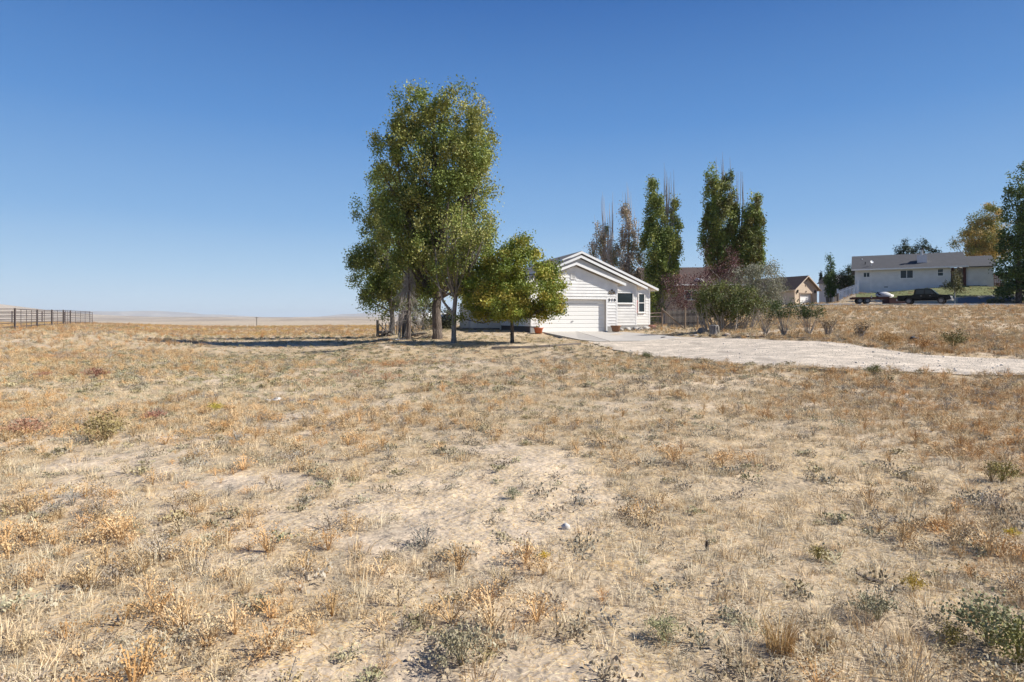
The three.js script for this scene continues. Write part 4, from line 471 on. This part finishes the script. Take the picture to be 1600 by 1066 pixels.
  big({ name: 'dark_conifer', label: 'pointed dark conifer behind the long house roof, left of two', b: at(1412, 108), d: 108, seed: 603, clusters: 70, leaves: 70, size: .18, spread: .55, cols: [[.03, .055, .025], [.04, .065, .03]], l: [[1412, 382, 5, 7], [1412, 392, 9, 8], [1410, 410, 12, 14]] });
  big({ name: 'dark_conifer', label: 'rounded dark conifer behind the long house roof, right of two', b: at(1443, 108), d: 108, seed: 604, clusters: 80, leaves: 70, size: .18, spread: .55, cols: [[.03, .055, .025], [.045, .07, .03]], l: [[1442, 382, 8, 7], [1440, 392, 13, 8], [1460, 392, 7, 5], [1442, 412, 14, 14]] });
  big({ name: 'dark_conifer', label: 'dark conifer at the left end of the long pale house', b: at(1330, 104), d: 104, seed: 605, clusters: 90, trunk: [[0, -.4, 0, .3], [0, 2, 0, .2], [0, 4.6, 0, .05]], leaves: 70, size: .18, spread: .6, cols: [[.03, .05, .022], [.045, .07, .03]], l: [[1330, 420, 7, 8], [1326, 432, 12, 10], [1322, 445, 14, 10], [1334, 440, 6, 16]] });
  big({ name: 'columnar_tree', label: 'slender columnar green tree right of the tan garage', b: at(1298, 95), d: 95, seed: 606, clusters: 130, leaves: 46, size: .16, spread: .32, up: 1.6, gaps: .1, limbs: 8, cols: [[0.102, 0.163, 0.045], [0.131, 0.194, 0.053], [0.087, 0.139, 0.045]], trunk: [[0, -.3, 0, .1], [0, 3, 0, .07], [0, 7, 0, .03]], l: [[1297, 406, 3, 8], [1298, 420, 5, 10], [1297, 437, 9, 11], [1299, 452, 9, 10]] });
  big({ name: 'far_cypress', label: 'tiny dark pointed tree in the gap beside the tan garage roof', b: at(1282.5, 170), d: 170, seed: 607, clusters: 24, leaves: 50, size: .2, spread: .3, up: 2, limbs: 4, cols: [[.02, .035, .03]], trunk: [[0, -1, 0, .15], [0, 4, 0, .1], [0, 8, 0, .04]], l: [[1282.5, 434, 1.4, 8]] });
  { const b = at(1492, 74.5); growTree({ name: 'sapling', label: 'young street tree with a pale trunk in front of the pickup', base: b, seed: 608, clusters: 60, leaves: 40, size: .13, spread: .32, gaps: .1, fork: 1.9, limbs: 20, rise: .8, cols: [[.13, .125, .04], [.16, .145, .05], [.10, .11, .035]], bark: mat([.42, .39, .34], .9), trunk: [[0, -.2, 0, .075], [0, 1, 0, .065], [0, 2.2, 0, .05], [0, 3.6, 0, .02]], lobes: [[1492, 434, 8, 9], [1490, 446, 15, 9], [1498, 452, 11, 7]].map(lobe(b, 74.5)) }); }
  for (const [px, dd, h, w, s] of [[1545, 75.5, .5, 'first', 1], [1552, 75.8, .6, 'second', 2], [1558, 76, .7, 'third', 3], [1566, 76.5, .5, 'last', 4]]) { const b = at(px, dd); growTree({ name: 'border_plant', label: `low grey green border plant on the road bank, ${w} from the left`, category: 'plant', base: b, seed: 620 + s, clusters: 14, leaves: 34, size: .1, spread: .13, cols: [[.22, .21, .11], [.17, .18, .09]], limbs: 6, fork: .05, lobes: [[0, h * .5, 0, .22, h * .4, .22]], trunk: [[0, -.1, 0, .03], [0, .2, 0, .02], [0, .5, 0, .01]], bark: M.deadTwig, group: 'plants on the road bank' }); }
}
// ---------------------------------------------------------------- fences, timbers, tank, debris by the trees
{
  const f = thing('post_fence', 'weathered wooden post fence with a diagonal brace left of the dead spruce', 'fence'); const R = rng(61), base = [[590, 47], [597, 47.5], [603, 48], [608, 48], [614, 48], [620, 47.5]];
  base.forEach(([px, d], k) => { const p = at(px, d), h = k ? 1.05 : 1.25; new MB().tube([p.clone().add(V(0, -.3, 0)), p.clone().add(V((R() - .5) * .06, h, (R() - .5) * .06))], k ? .05 : .11, 7).add('post', M.oldWood, f); }); { const a = at(590, 47, 1.05), b = at(607, 48, .25); new MB().tube([a, b], .05, 6).add('brace', M.oldWood, f); } for (const y of [.45, .75, 1.0]) new MB().tube(base.map(([px, d]) => at(px, d, y)), .008, 4).add('wire', M.metal, f);
  const g = thing('rough_gate', 'dark upright rough posts leaning at the dead spruce trunk', 'fence'); for (const [px, d, h, w] of [[624, 38.5, 1.45, .09], [629.5, 38, 1.65, .08], [633.5, 38, 1.7, .1]]) { const p = at(px, d); new MB().tube([p.clone().add(V(0, -.2, 0)), p.clone().add(V((R() - .5) * .12, h, 0))], w, 7).add('post', M.oldWood, g); } { const a = at(632, 38, 1.3), b = at(646, 37.5, .25); new MB().tube([a, b], .045, 6).add('brace', M.oldWood, g); } { const a = at(630.5, 37.6, 1.6), b = at(622, 35.5, .02); new MB().tube([a, b], .03, 5).add('leaning_stick', M.barkPale, g); }
  const lp = thing('log_pile', 'dark heap of rotting logs in the weeds left of the spruce', 'log pile', at(595, 42).toArray()); for (let k = 0; k < 9; k++) { const a = R() * 3, x = (R() - .5) * 1.0, y = .08 + .13 * (k / 3 | 0), z = (R() - .5) * .5, l = .25 + .25 * R(); new MB().tube([V(x - Math.cos(a) * l, y, z - Math.sin(a) * l), V(x + Math.cos(a) * l, y + .05, z + Math.sin(a) * l)], .07 + .04 * R(), 8).add('log', k % 3 ? mat([.06, .05, .045], .95) : M.oldWood, lp); }
  const sheetGeo = (w, d, seed) => { const g = new THREE.PlaneGeometry(w, d, 14, 10); g.rotateX(-Math.PI / 2); const p = g.attributes.position; for (let k = 0; k < p.count; k++) p.setY(k, .05 + .09 * Math.abs(fbm(p.getX(k) * 2.5 + seed, p.getZ(k) * 2.5, 3))); g.computeVertexNormals(); return g; };
  const tp = new THREE.Mesh(sheetGeo(1.5, .9, 4), mat([.5, .52, .58], .7)); tp.name = 'tarp'; { const p = at(612, 35.8); tp.position.copy(p); } tp.castShadow = true; scene.add(tag(tp, 'crumpled pale tarp on the ground in the shade by the spruce', 'tarp'));
  const br = thing('branch_pile', 'pile of broken branches and split wood before the thick trunk', 'branch pile', at(662, 36.8).toArray()); for (let k = 0; k < 26; k++) { const a = (R() - .5) * 1.5, x = (R() - .5) * 1.9, y = .05 + .28 * R(), z = (R() - .5) * .9, l = .2 + .65 * R(), r = .015 + .045 * R() * R(); new MB().tube([V(x - Math.cos(a) * l, Math.max(.02, y - .1), z - Math.sin(a) * l), V(x, y + .04 * R(), z), V(x + Math.cos(a) * l, y + .2 * (R() - .3), z + Math.sin(a) * l)], [r, r * .9, r * .5], 6).add('branch', [M.wood, M.barkPale, mat([.42, .30, .19], .9)][k % 3], br); }
  // propane tank behind the trunk
  const tk = thing('propane_tank', 'white propane tank half hidden behind the thick cottonwood trunk', 'tank', at(677, 50).toArray(), .25), prof = []; for (let k = 0; k <= 10; k++) { const a = k / 10 * Math.PI / 2; prof.push([Math.sin(a) * .5, -1.15 - Math.cos(a) * .4]); } for (let k = 10; k >= 0; k--) { const a = k / 10 * Math.PI / 2; prof.push([Math.sin(a) * .5, 1.15 + Math.cos(a) * .4]); } const body = new THREE.Mesh(new THREE.LatheGeometry(prof.map(([a, b]) => new THREE.Vector2(Math.max(a, .001), b)), 24), M.white); body.rotation.z = Math.PI / 2; body.position.y = .78; body.name = 'body'; body.castShadow = true; tk.add(body); new MB().tube([V(0, 1.25, 0), V(0, 1.42, 0)], .17, 12).add('dome_cap', M.white, tk); for (const x of [-.75, .75]) new MB().box(x, .13, 0, .14, .42, .8).add('foot', M.foundation, tk);
  // landscape timbers edging the yard
  const tim = [[768, 545.5], [812, 544.8], [858, 543], [907, 539]].map(([a, b]) => spot(a, b)); const lab = ['weathered grey edging timber below the maple, left one', 'edging timber below the maple, middle one', 'edging timber ending at the concrete apron']; for (let k = 0; k < 3; k++) { const a = tim[k].clone().add(V(0, .0, 0)), b = tim[k + 1].clone(); const m = new MB().beam(a, b.clone().lerp(a, .01), .15, .2).add('landscape_timber', mat([.22, .185, .155], .95, { map: rep(texWood, .8), bumpMap: rep(texWood, .8), bumpScale: .01 })); tag(m, lab[k], 'timber', 'landscape timbers'); }
  for (const [a, b, l] of [[[1160, 527.4], [1235, 529], 'dark edging timber under the dry shrubs, nearer the house'], [[1240, 529.2], [1312, 531.5], 'dark edging timber under the dry shrubs, farther right'], [[1245, 578.6], [1325, 583], 'dark half buried timber along the near driveway edge']]) { const p = spot(...a), q = spot(...b); tag(new MB().beam(p.add(V(0, -.01, 0)), q.add(V(0, -.01, 0)), .14, .15).add('edging_timber', M.oldWood), l, 'timber'); }
  // garden gate and posts right of the house
  const gf = thing('wire_fence', 'wooden posts and diagonal brace of a wire fence right of the house', 'fence'), A = at(1034.5, 42.5), B = at(1070.5, 42), C = at(1044, 47), D = at(1090, 41); const post = (p, h, r) => new MB().tube([p.clone().add(V(0, -.3, 0)), p.clone().add(V(.01, h, 0))], r, 8).add('post', M.wood, gf); post(A, 1.5, .06); post(B, 1.45, .055); post(D, 1.3, .045);
  new MB().tube([A.clone().add(V(.03, 1.35, .04)), B.clone().add(V(-.12, .08, .05))], .05, 7).add('brace', M.wood, gf); for (const y of [.2, .5, .8, 1.1, 1.35]) new MB().tube([A, B, D].map((p) => p.clone().add(V(0, y, .06))), .005, 3).add('wire', M.metal, gf); for (let k = 0; k < 22; k++) { const p = A.clone().lerp(B, (k + .5) / 22); new MB().tube([p.clone().add(V(0, .05, .07)), p.clone().add(V(0, 1.35, .07))], .003, 3).add('wire', M.metal, gf); }
  const gt = thing('garden_gate', 'low dark wire gate with pale rails against the house corner', 'gate'); { const a = at(1016.5, 45.2), b = at(1033.2, 43); for (const y of [1.17, .93]) new MB().beam(a.clone().add(V(0, y, 0)), b.clone().add(V(0, y, 0)), .04, .06).add('rail', mat([.42, .33, .30], .9), gt); for (let y = .1; y < .9; y += .12) new MB().tube([a.clone().add(V(0, y, 0)), b.clone().add(V(0, y, 0))], .012, 4).add('wire', M.black, gt); for (let k = 0; k < 7; k++) { const p = a.clone().lerp(b, (k + .5) / 7); new MB().tube([p.clone().add(V(0, .05, 0)), p.clone().add(V(0, 1.17, 0))], .012, 4).add('upright', M.black, gt); } }
  // low block wall and hurdle behind the fence
  const wl = thing('plank_wall', 'low weathered grey plank wall behind the wire fence', 'wall'); { const a = at(1043, 49), b = at(1102, 47); const n = 26; for (let k = 0; k < n; k++) { const p = a.clone().lerp(b, (k + .5) / n); new MB().box(p.x, p.y + .62, p.z, a.distanceTo(b) / n - .012, 1.3 + .08 * Math.sin(k * 2.3), .035).add('plank', mat([.23 + .06 * Math.sin(k * 1.7), .20 + .05 * Math.sin(k * 1.7), .17 + .04 * Math.sin(k * 1.7)], .95, { map: rep(texWood, 1) }), wl); } for (const y of [.35, 1.0]) new MB().beam(a.clone().add(V(0, y, -.06)), b.clone().add(V(0, y, -.06)), .05, .09).add('rail', M.oldWood, wl); }
  // stump, logs, rocks
  const st = thing('tree_stump', 'grey weathered tree stump at the end of the lilac bush', 'stump', at(1116, 33.5).toArray()); { const prof = [[.001, 0], [.27, 0], [.24, .15], [.22, .4], [.235, .56], [.2, .6], [.001, .58]]; const g = new THREE.LatheGeometry(prof.map(([a, b]) => new THREE.Vector2(a, b)), 16), p = g.attributes.position; for (let k = 0; k < p.count; k++) { const x = p.getX(k), z = p.getZ(k), w = 1 + .16 * noise(Math.atan2(z, x) * 2.2 + 5, p.getY(k) * 1.5); p.setX(k, x * w); p.setZ(k, z * w); } g.computeVertexNormals(); const m = new THREE.Mesh(g, mat([.30, .28, .26], .95, { map: rep(texBark, .4), bumpMap: rep(texBark, .4), bumpScale: .03 })); m.name = 'stump_body'; m.castShadow = true; st.add(m); new MB().box(.18, .3, .16, .1, .5, .05, [0, .6, .15]).add('bark_slab', M.barkPale, st); }
  for (const [px, py, rx, ry, label, c] of [[1098, 521, .34, .2, 'pale broken log lying left of the stump', [.36, .31, .27]], [1122, 527, .16, .1, 'pale rock at the foot of the stump', [.45, .40, .36]], [1135, 526.5, .18, .11, 'tan rock right of the stump', [.40, .32, .25]], [1085, 525.6, .3, .07, 'flat pale slab on the driveway edge', [.48, .42, .36]], [1040, 528.6, .26, .06, 'flat stone at the edge of the concrete', [.45, .40, .35]], [1036, 529.2, .12, .06, 'small dark stone at the edge of the concrete', [.10, .09, .085]], [1430, 533.5, .22, .13, 'dark rock in the grass left of the olive bush', [.08, .075, .075]], [885, 829, .035, .035, 'small white stone alone in the field', [.75, .72, .66]], [860, 523.5, .2, .05, 'low stone at the left side of the concrete apron', [.3, .28, .26]]]) { const p = spot(px, py), o = new MB().blob(0, ry * .45, 0, rx, ry, rx * .7, null, px, .35, 10).add('rock', mat(c, .92, { map: rep(texGrit, .4) })); o.position.set(p.x, p.y + micro(p.x, p.z) * (p.z > -20 ? 1 : 0), p.z); tag(o, label, 'rock'); }
  { const p = spot(1104, 860), o = new MB().tube([V(0, -.05, 0), V(.004, .04, 0), V(.0, .08, .01)], [.012, .013, .009], 7).add('stick_stub', M.bark); o.position.set(p.x, p.y + micro(p.x, p.z), p.z); tag(o, 'short dark upright stub of wood in the field', 'stick'); const q = spot(1355, 911), s = new MB().tube([V(-.06, .05, -.02), V(0, .02, 0), V(.07, .015, .05)], [.006, .012, .009], 6).add('broken_stick', M.bark); s.position.set(q.x, q.y + micro(q.x, q.z), q.z); tag(s, 'broken dark stick lying in the field', 'stick'); }
  { const p = spot(452, 627), R2 = rng(8), r = thing('rubble_patch', 'patch of whitish stones in the field at left', 'stones', [p.x, p.y + micro(p.x, p.z), p.z]); for (let k = 0; k < 22; k++) { const s = .02 + .05 * R2(); new MB().blob((R2() - .5) * 1.0, s * .3, (R2() - .5) * .5, s * 1.3, s * .6, s, null, k, .3, 7).add('stone', k % 2 ? M.stone : mat([.6, .57, .53], .9), r); } }
  const up = at(401, 150), po = thing('utility_pole', 'thin distant utility pole left of the trees', 'pole', [up.x, up.y, up.z]); new MB().tube([V(0, -1, 0), V(0, 1.7 + .0045 * 150 - up.y, 0)], .09, 6).add('shaft', M.oldWood, po); new MB().box(0, 1.7 + .0035 * 150 - up.y, 0, .8, .08, .08).add('crossarm', M.oldWood, po);
  const sg = thing('fence_post', 'lone dark post left of the parked trailer', 'post', at(1309, 80).toArray()); new MB().tube([V(0, -.3, 0), V(.02, 1.1, 0)], .13, 8).add('post_shaft', M.oldWood, sg); new MB().box(.02, 1.12, 0, .2, .03, .2).add('post_top', M.oldWood, sg);
}
{ // far dark sage and junipers out on the plain
  const R = rng(71); const g = new MB(); for (let k = 0; k < 70; k++) leafVerts(g, R, V((R() - .5) * 1.4, .1 + R() * .9, (R() - .5) * 1.4), .5, [1, 1, 1]); const geo = g.geo(); geo.deleteAttribute('color'); const list = []; for (let k = 0; k < 2200; k++) { const d = 190 + 1400 * R() * R(), x = (R() * 1.35 - 1) * d * .95; if (noise(x / 60, d / 60) < 0) continue; if (x / d > -.1 && d < 200) continue; list.push([x, -d, (.3 + .7 * R() * R()) * (R() < .02 ? 2.6 : 1)]); } const im = new THREE.InstancedMesh(geo, M.plant, list.length); im.name = 'plain_sagebrush'; list.forEach(([x, z, s], i) => { tmp.position.set(x, H(x, z), z); tmp.rotation.set(0, R() * 6, 0); tmp.scale.setScalar(s); tmp.updateMatrix(); im.setMatrixAt(i, tmp.matrix); const t = .6 + .6 * R(); im.setColorAt(i, lin(.115 * t, .115 * t, .065 * t)); }); tag(im, 'dark sagebrush dotting the distant plain', 'sagebrush', null, 'stuff'); scene.add(im);
}
// ---------------------------------------------------------------- pipe corral at the left
{
  const front = [[-45, 41], [22, 46], [57, 55], [80, 59], [98, 64], [109, 71], [140, 80]].map(([a, d]) => at(a, d)), back = [[143, 88], [100, 86], [65, 82], [18, 80], [-30, 78]].map(([a, d]) => at(a, d));
  const words = ['corral panel nearest the camera, cut by the left edge', 'second corral panel from the left edge, front row', 'short front corral panel left of the middle', 'middle corral panel of the front row', 'narrow corral panel beside the gate gap', 'last front corral panel at the right end', 'rear corral panel at the right corner', 'rear corral panel behind the middle', 'rear corral panel left of the middle', 'rear corral panel near the left edge'];
  let w = 0; const panel = (a, b) => { const t = thing('corral_panel', words[w++], 'corral panel', a.toArray(), 0, 'pipe corral panels'); const e = b.clone().sub(a), h = 1.55; for (const [p, r] of [[V(0, 0, 0), .042], [e, .042]]) new MB().tube([p.clone().add(V(.02, -.2, 0)), p.clone().add(V(.02, h + .06, 0))], r, 7).add('post', M.pipe, t); const n = Math.max(1, Math.round(e.length() / 2.4)); for (let k = 1; k < n; k++) { const p = e.clone().multiplyScalar(k / n); new MB().tube([p.clone().add(V(0, .12, .03)), p.clone().add(V(0, h, .03))], .022, 6).add('upright', M.pipe, t); } for (let k = 0; k < 6; k++) { const y = .28 + k * (h - .28) / 5; new MB().tube([V(0, y, 0), e.clone().add(V(0, y, 0))], k === 5 ? .035 : .026, 6).add('rail', M.pipe, t); } };
  for (let k = 0; k < 6; k++) panel(front[k].clone().add(V(.06, 0, 0)), front[k + 1]); for (let k = 0; k < 4; k++) panel(back[k].clone().add(V(.06, 0, 0)), back[k + 1]);
}
// ---------------------------------------------------------------- black pickup and flatbed trailer on the street
function wheel(parent, x, y, z, r, w, side) { const t = thing0('wheel', parent); new MB().tube([V(x, y, z - w / 2), V(x, y, z + w / 2)], r, 20).add('tyre', M.black, t); new MB().tube([V(x, y, z + side * w * .46), V(x, y, z + side * (w / 2 + .01))], r * .56, 14).add('rim', mat([.2, .2, .2], .5, { metalness: .5 }), t); return t; }
{
  const p = at(1403, 71.5), q = at(1488, 70.3), turn = Math.atan2(-(q.z - p.z), q.x - p.x) - .48, t = thing('pickup_truck', 'black pickup truck parked on the street facing right', 'truck', [p.x + .1, H(p.x, p.z), p.z], turn), paint = new THREE.MeshPhysicalMaterial({ color: lin(.006, .007, .008), roughness: .22, specularIntensity: .45, side: THREE.DoubleSide }), Wd = .95; t.scale.setScalar(.86);
  const body = [[0, .55], [.02, 1.12], [1.75, 1.15], [1.76, 1.22], [4.2, 1.22], [4.35, 1.18], [5.5, 1.1], [5.65, .98], [5.72, .55], [5.2, .42], [5.1, .75], [4.9, .88], [4.5, .88], [4.28, .75], [4.2, .42], [1.75, .42], [1.65, .75], [1.45, .88], [1.05, .88], [.85, .75], [.75, .42], [.1, .45]];
  new MB().prism(body.slice().reverse(), -Wd, Wd).add('body', paint, t);
  const cab = [[1.76, 1.21], [1.88, 1.84], [2.05, 1.93], [3.5, 1.93], [3.68, 1.86], [4.33, 1.21]]; new MB().prism(cab.slice().reverse(), -Wd + .12, Wd - .12).add('cab', paint, t);
  for (const s of [-1, 1]) { const z = s * (Wd - .117), f = (a) => new MB().prism(a, Math.min(z, z + s * .012), Math.max(z, z + s * .012)).add('side_window', M.glass, t); f([[1.98, 1.27], [2.9, 1.27], [2.9, 1.84], [2.08, 1.84]]); f([[3.0, 1.27], [4.08, 1.27], [3.58, 1.8], [3.0, 1.84]]); new MB().box(3.75, 1.3, s * (Wd + .08), .12, .18, .16).add('mirror', M.black, t); for (const x of [2.6, 3.55]) new MB().box(x, 1.02, s * (Wd + .012), .16, .03, .02).add('door_handle', M.metal, t); }
  new MB().hull8([V(4.35, 1.23, -.78), V(4.35, 1.23, .78), V(3.72, 1.86, .74), V(3.72, 1.86, -.74), V(4.32, 1.22, -.78), V(4.32, 1.22, .78), V(3.69, 1.85, .74), V(3.69, 1.85, -.74)]).add('windshield', mat([.10, .17, .18], .08), t);
  for (const s of [-1, 1]) { new MB().box(5.66, .88, s * .72, .12, .2, .34).add('headlight', mat([.75, .75, .73], .15), t); new MB().box(.005, .95, s * .86, .05, .35, .14).add('tail_light', mat([.3, .02, .02], .3), t); }
  new MB().box(5.72, .78, 0, .07, .32, 1.05).add('grille', M.metal, t); new MB().box(5.74, .52, 0, .18, .2, 1.86).add('front_bumper', M.metal, t); new MB().box(-.06, .56, 0, .16, .18, 1.8).add('rear_bumper', M.metal, t);
  for (const x of [1.25, 4.7]) for (const s of [-1, 1]) wheel(t, x, .39, s * (Wd - .12), .39, .26, s);
}
{
  const p = at(1332, 74), q = at(1398, 72.5), t = thing('flatbed_trailer', 'rust brown twin axle flatbed trailer behind the pickup', 'trailer', [p.x, H(p.x, p.z), p.z], Math.atan2(-(q.z - p.z), q.x - p.x)), rust = mat([.10, .035, .022], .8); t.scale.setScalar(.9);
  new MB().span(-.2, 4.0, .55, .68, -.95, .95).add('deck', rust, t); for (const s of [-1, 1]) new MB().span(-.2, 4.0, .68, .82, s * .95 - .03, s * .95 + .03).add('side_rail', rust, t); for (const s of [-1, 1]) new MB().prism([[.3, .66], [.45, .8], [1.85, .8], [2.0, .66]].reverse(), s * 1.0 - .12, s * 1.0 + .12).add('fender', rust, t); for (const x of [.72, 1.58]) for (const s of [-1, 1]) wheel(t, x, .34, s * 1.0, .34, .2, s); new MB().beam(V(4.0, .6, .3), V(5.0, .55, 0), .08, .1).add('tongue', rust, t); new MB().beam(V(4.0, .6, -.3), V(5.0, .55, 0), .08, .1).add('tongue', rust, t); new MB().span(1.95, 2.08, .68, 1.0, .9, 1.0).add('stake', mat([.5, .42, .38], .7), t);
  const g = thing('covered_load', 'pale tarp covered load on the trailer', 'load', [0, 0, 0]); const c = at(1383, 73.2); g.position.set(c.x, H(c.x, c.z) + .7, c.z); new MB().blob(0, .25, 0, .85, .38, .6, null, 4, .3, 14).add('tarp', mat([.62, .60, .57], .7), g); new MB().blob(-.5, .3, -.1, .4, .38, .4, null, 9, .3, 10).add('dark_bundle', mat([.04, .04, .05], .8), g);
  const ru = new MB().box(0, .35, 0, 1.9, .6, 1.4).add('dark_crate', mat([.06, .022, .02], .85)); const k = at(1397, 74); ru.position.set(k.x, H(k.x, k.z), k.z); tag(ru, 'dark red box shape between the covered load and the pickup', 'crate');
}
// ---------------------------------------------------------------- plants that stand out one by one in the field
{
  const P = (name, label, px, py, model, s, c, cat = 'weed') => { const p = spot(px, py), m = new THREE.Mesh(model, mat(c, .95)); m.name = numbered(name); m.position.set(p.x, p.y + micro(p.x, p.z), p.z); m.scale.setScalar(s); m.rotation.y = px; m.castShadow = m.receiveShadow = true; if (name === 'red_weed') m.scale.y *= .62; scene.add(tag(m, label, cat)); return m; };
  const bushy = (seed) => weed(seed, 46, .2, .3, 900, .02).geo(), tuft = (seed, n = 110) => blades(seed, n, .09, .42, .45, .0028, 3).geo();
  P('green_bush', 'largest blue green bushy weed in the bottom right corner', 1545, 1010, bushy(31), 1.0, [.25, .25, .13]); P('green_bush', 'yellow tinged green weed right beside the bottom right corner bush', 1592, 1040, bushy(32), .8, [.21, .20, .06]); P('yellow_weed', 'small yellow green weed left of the bottom right corner bush', 1490, 1010, bushy(33), .42, [.30, .24, .06]);
  P('tall_grass', 'tall golden grass tuft casting a dark shadow at lower right', 1218, 1025, tuft(34, 170), .72, [.50, .33, .14], 'grass'); P('tall_grass', 'leaning golden grass clump right of the tall tuft', 1285, 1020, tuft(35, 140), .5, [.48, .34, .17], 'grass'); P('sage_clump', 'grey green weed between the golden tuft and the corner bush', 1372, 978, bushy(36), .62, [.27, .25, .155]);
  P('sage_clump', 'rounded grey olive weed at the bottom centre', 720, 1040, bushy(37), .72, [.28, .25, .155]); P('green_weed_clump', 'bright green leafy weed at the bottom right of centre', 1038, 1005, bushy(38), .5, [.30, .29, .15]); P('tall_grass', 'pale upright straw tuft in the middle foreground', 785, 918, tuft(39, 150), .48, [.62, .48, .26], 'grass');
  P('sage_clump', 'pale grey green feathery weed in the mid field', 802, 784, bushy(40), .42, [.27, .27, .17]); P('olive_bush', 'olive yellow bushy weed near the right edge of the field', 1566, 755, bushy(41), .85, [.26, .22, .07]); P('yellow_weed', 'yellow topped weed in the right part of the field', 1278, 874, bushy(42), .42, [.25, .20, .06]); P('yellow_flower', 'yellow flowering weed left of the sage clump at right', 1428, 928, bushy(43), .40, [.42, .30, .05]); P('yellow_flower', 'tiny bright yellow flowering weed in the centre field', 851, 874, bushy(44), .22, [.62, .44, .03]); P('yellow_flower', 'bright yellow flowering weed by the right edge', 1583, 836, bushy(45), .3, [.55, .42, .03]); P('yellow_flower', 'small yellow weed beside the red clump at left', 335, 646, bushy(46), .75, [.40, .33, .05]);
  P('red_weed', 'bright red brown weed clump in the left field', 241, 656, bushy(47), 1.0, [.36, .17, .115]); P('red_weed', 'wide rusty red weed patch at the far left', 40, 684, bushy(48), 1.5, [.40, .22, .135]); P('red_weed', 'dark maroon weed clump in the upper left field', 150, 590, bushy(49), 1.7, [.27, .125, .085]); P('red_weed', 'small reddish weed left of the maroon clump', 68, 592, bushy(50), 1.2, [.38, .19, .125]); P('olive_weed', 'broad tan olive weed clump in the left field', 162, 690, bushy(51), 1.5, [.30, .235, .10]);
  P('driveway_bush', 'olive green bush standing beyond the gravel driveway', 1490, 545, bushy(52), 2.7, [.17, .15, .055], 'bush'); P('slope_weed', 'orange dry weed left of the olive driveway bush', 1440, 548, bushy(53), 2.0, [.40, .23, .09]); P('slope_weed', 'amber weed clump on the driveway edge near the last shrub', 1390, 540, bushy(54), 2.1, [.42, .26, .10]); P('slope_weed', 'dark dead weed clump behind the driveway edge', 1342, 527, bushy(55), 1.3, [.20, .15, .09]);
  P('drive_edge_weed', 'green weed patch on the near edge of the gravel', 1010, 561, bushy(56), 1.3, [.12, .13, .05]); P('drive_edge_weed', 'green weed patch beside the half buried timber', 1365, 586, bushy(57), 1.2, [.14, .15, .05]);
}
renderer.render(scene, camera);
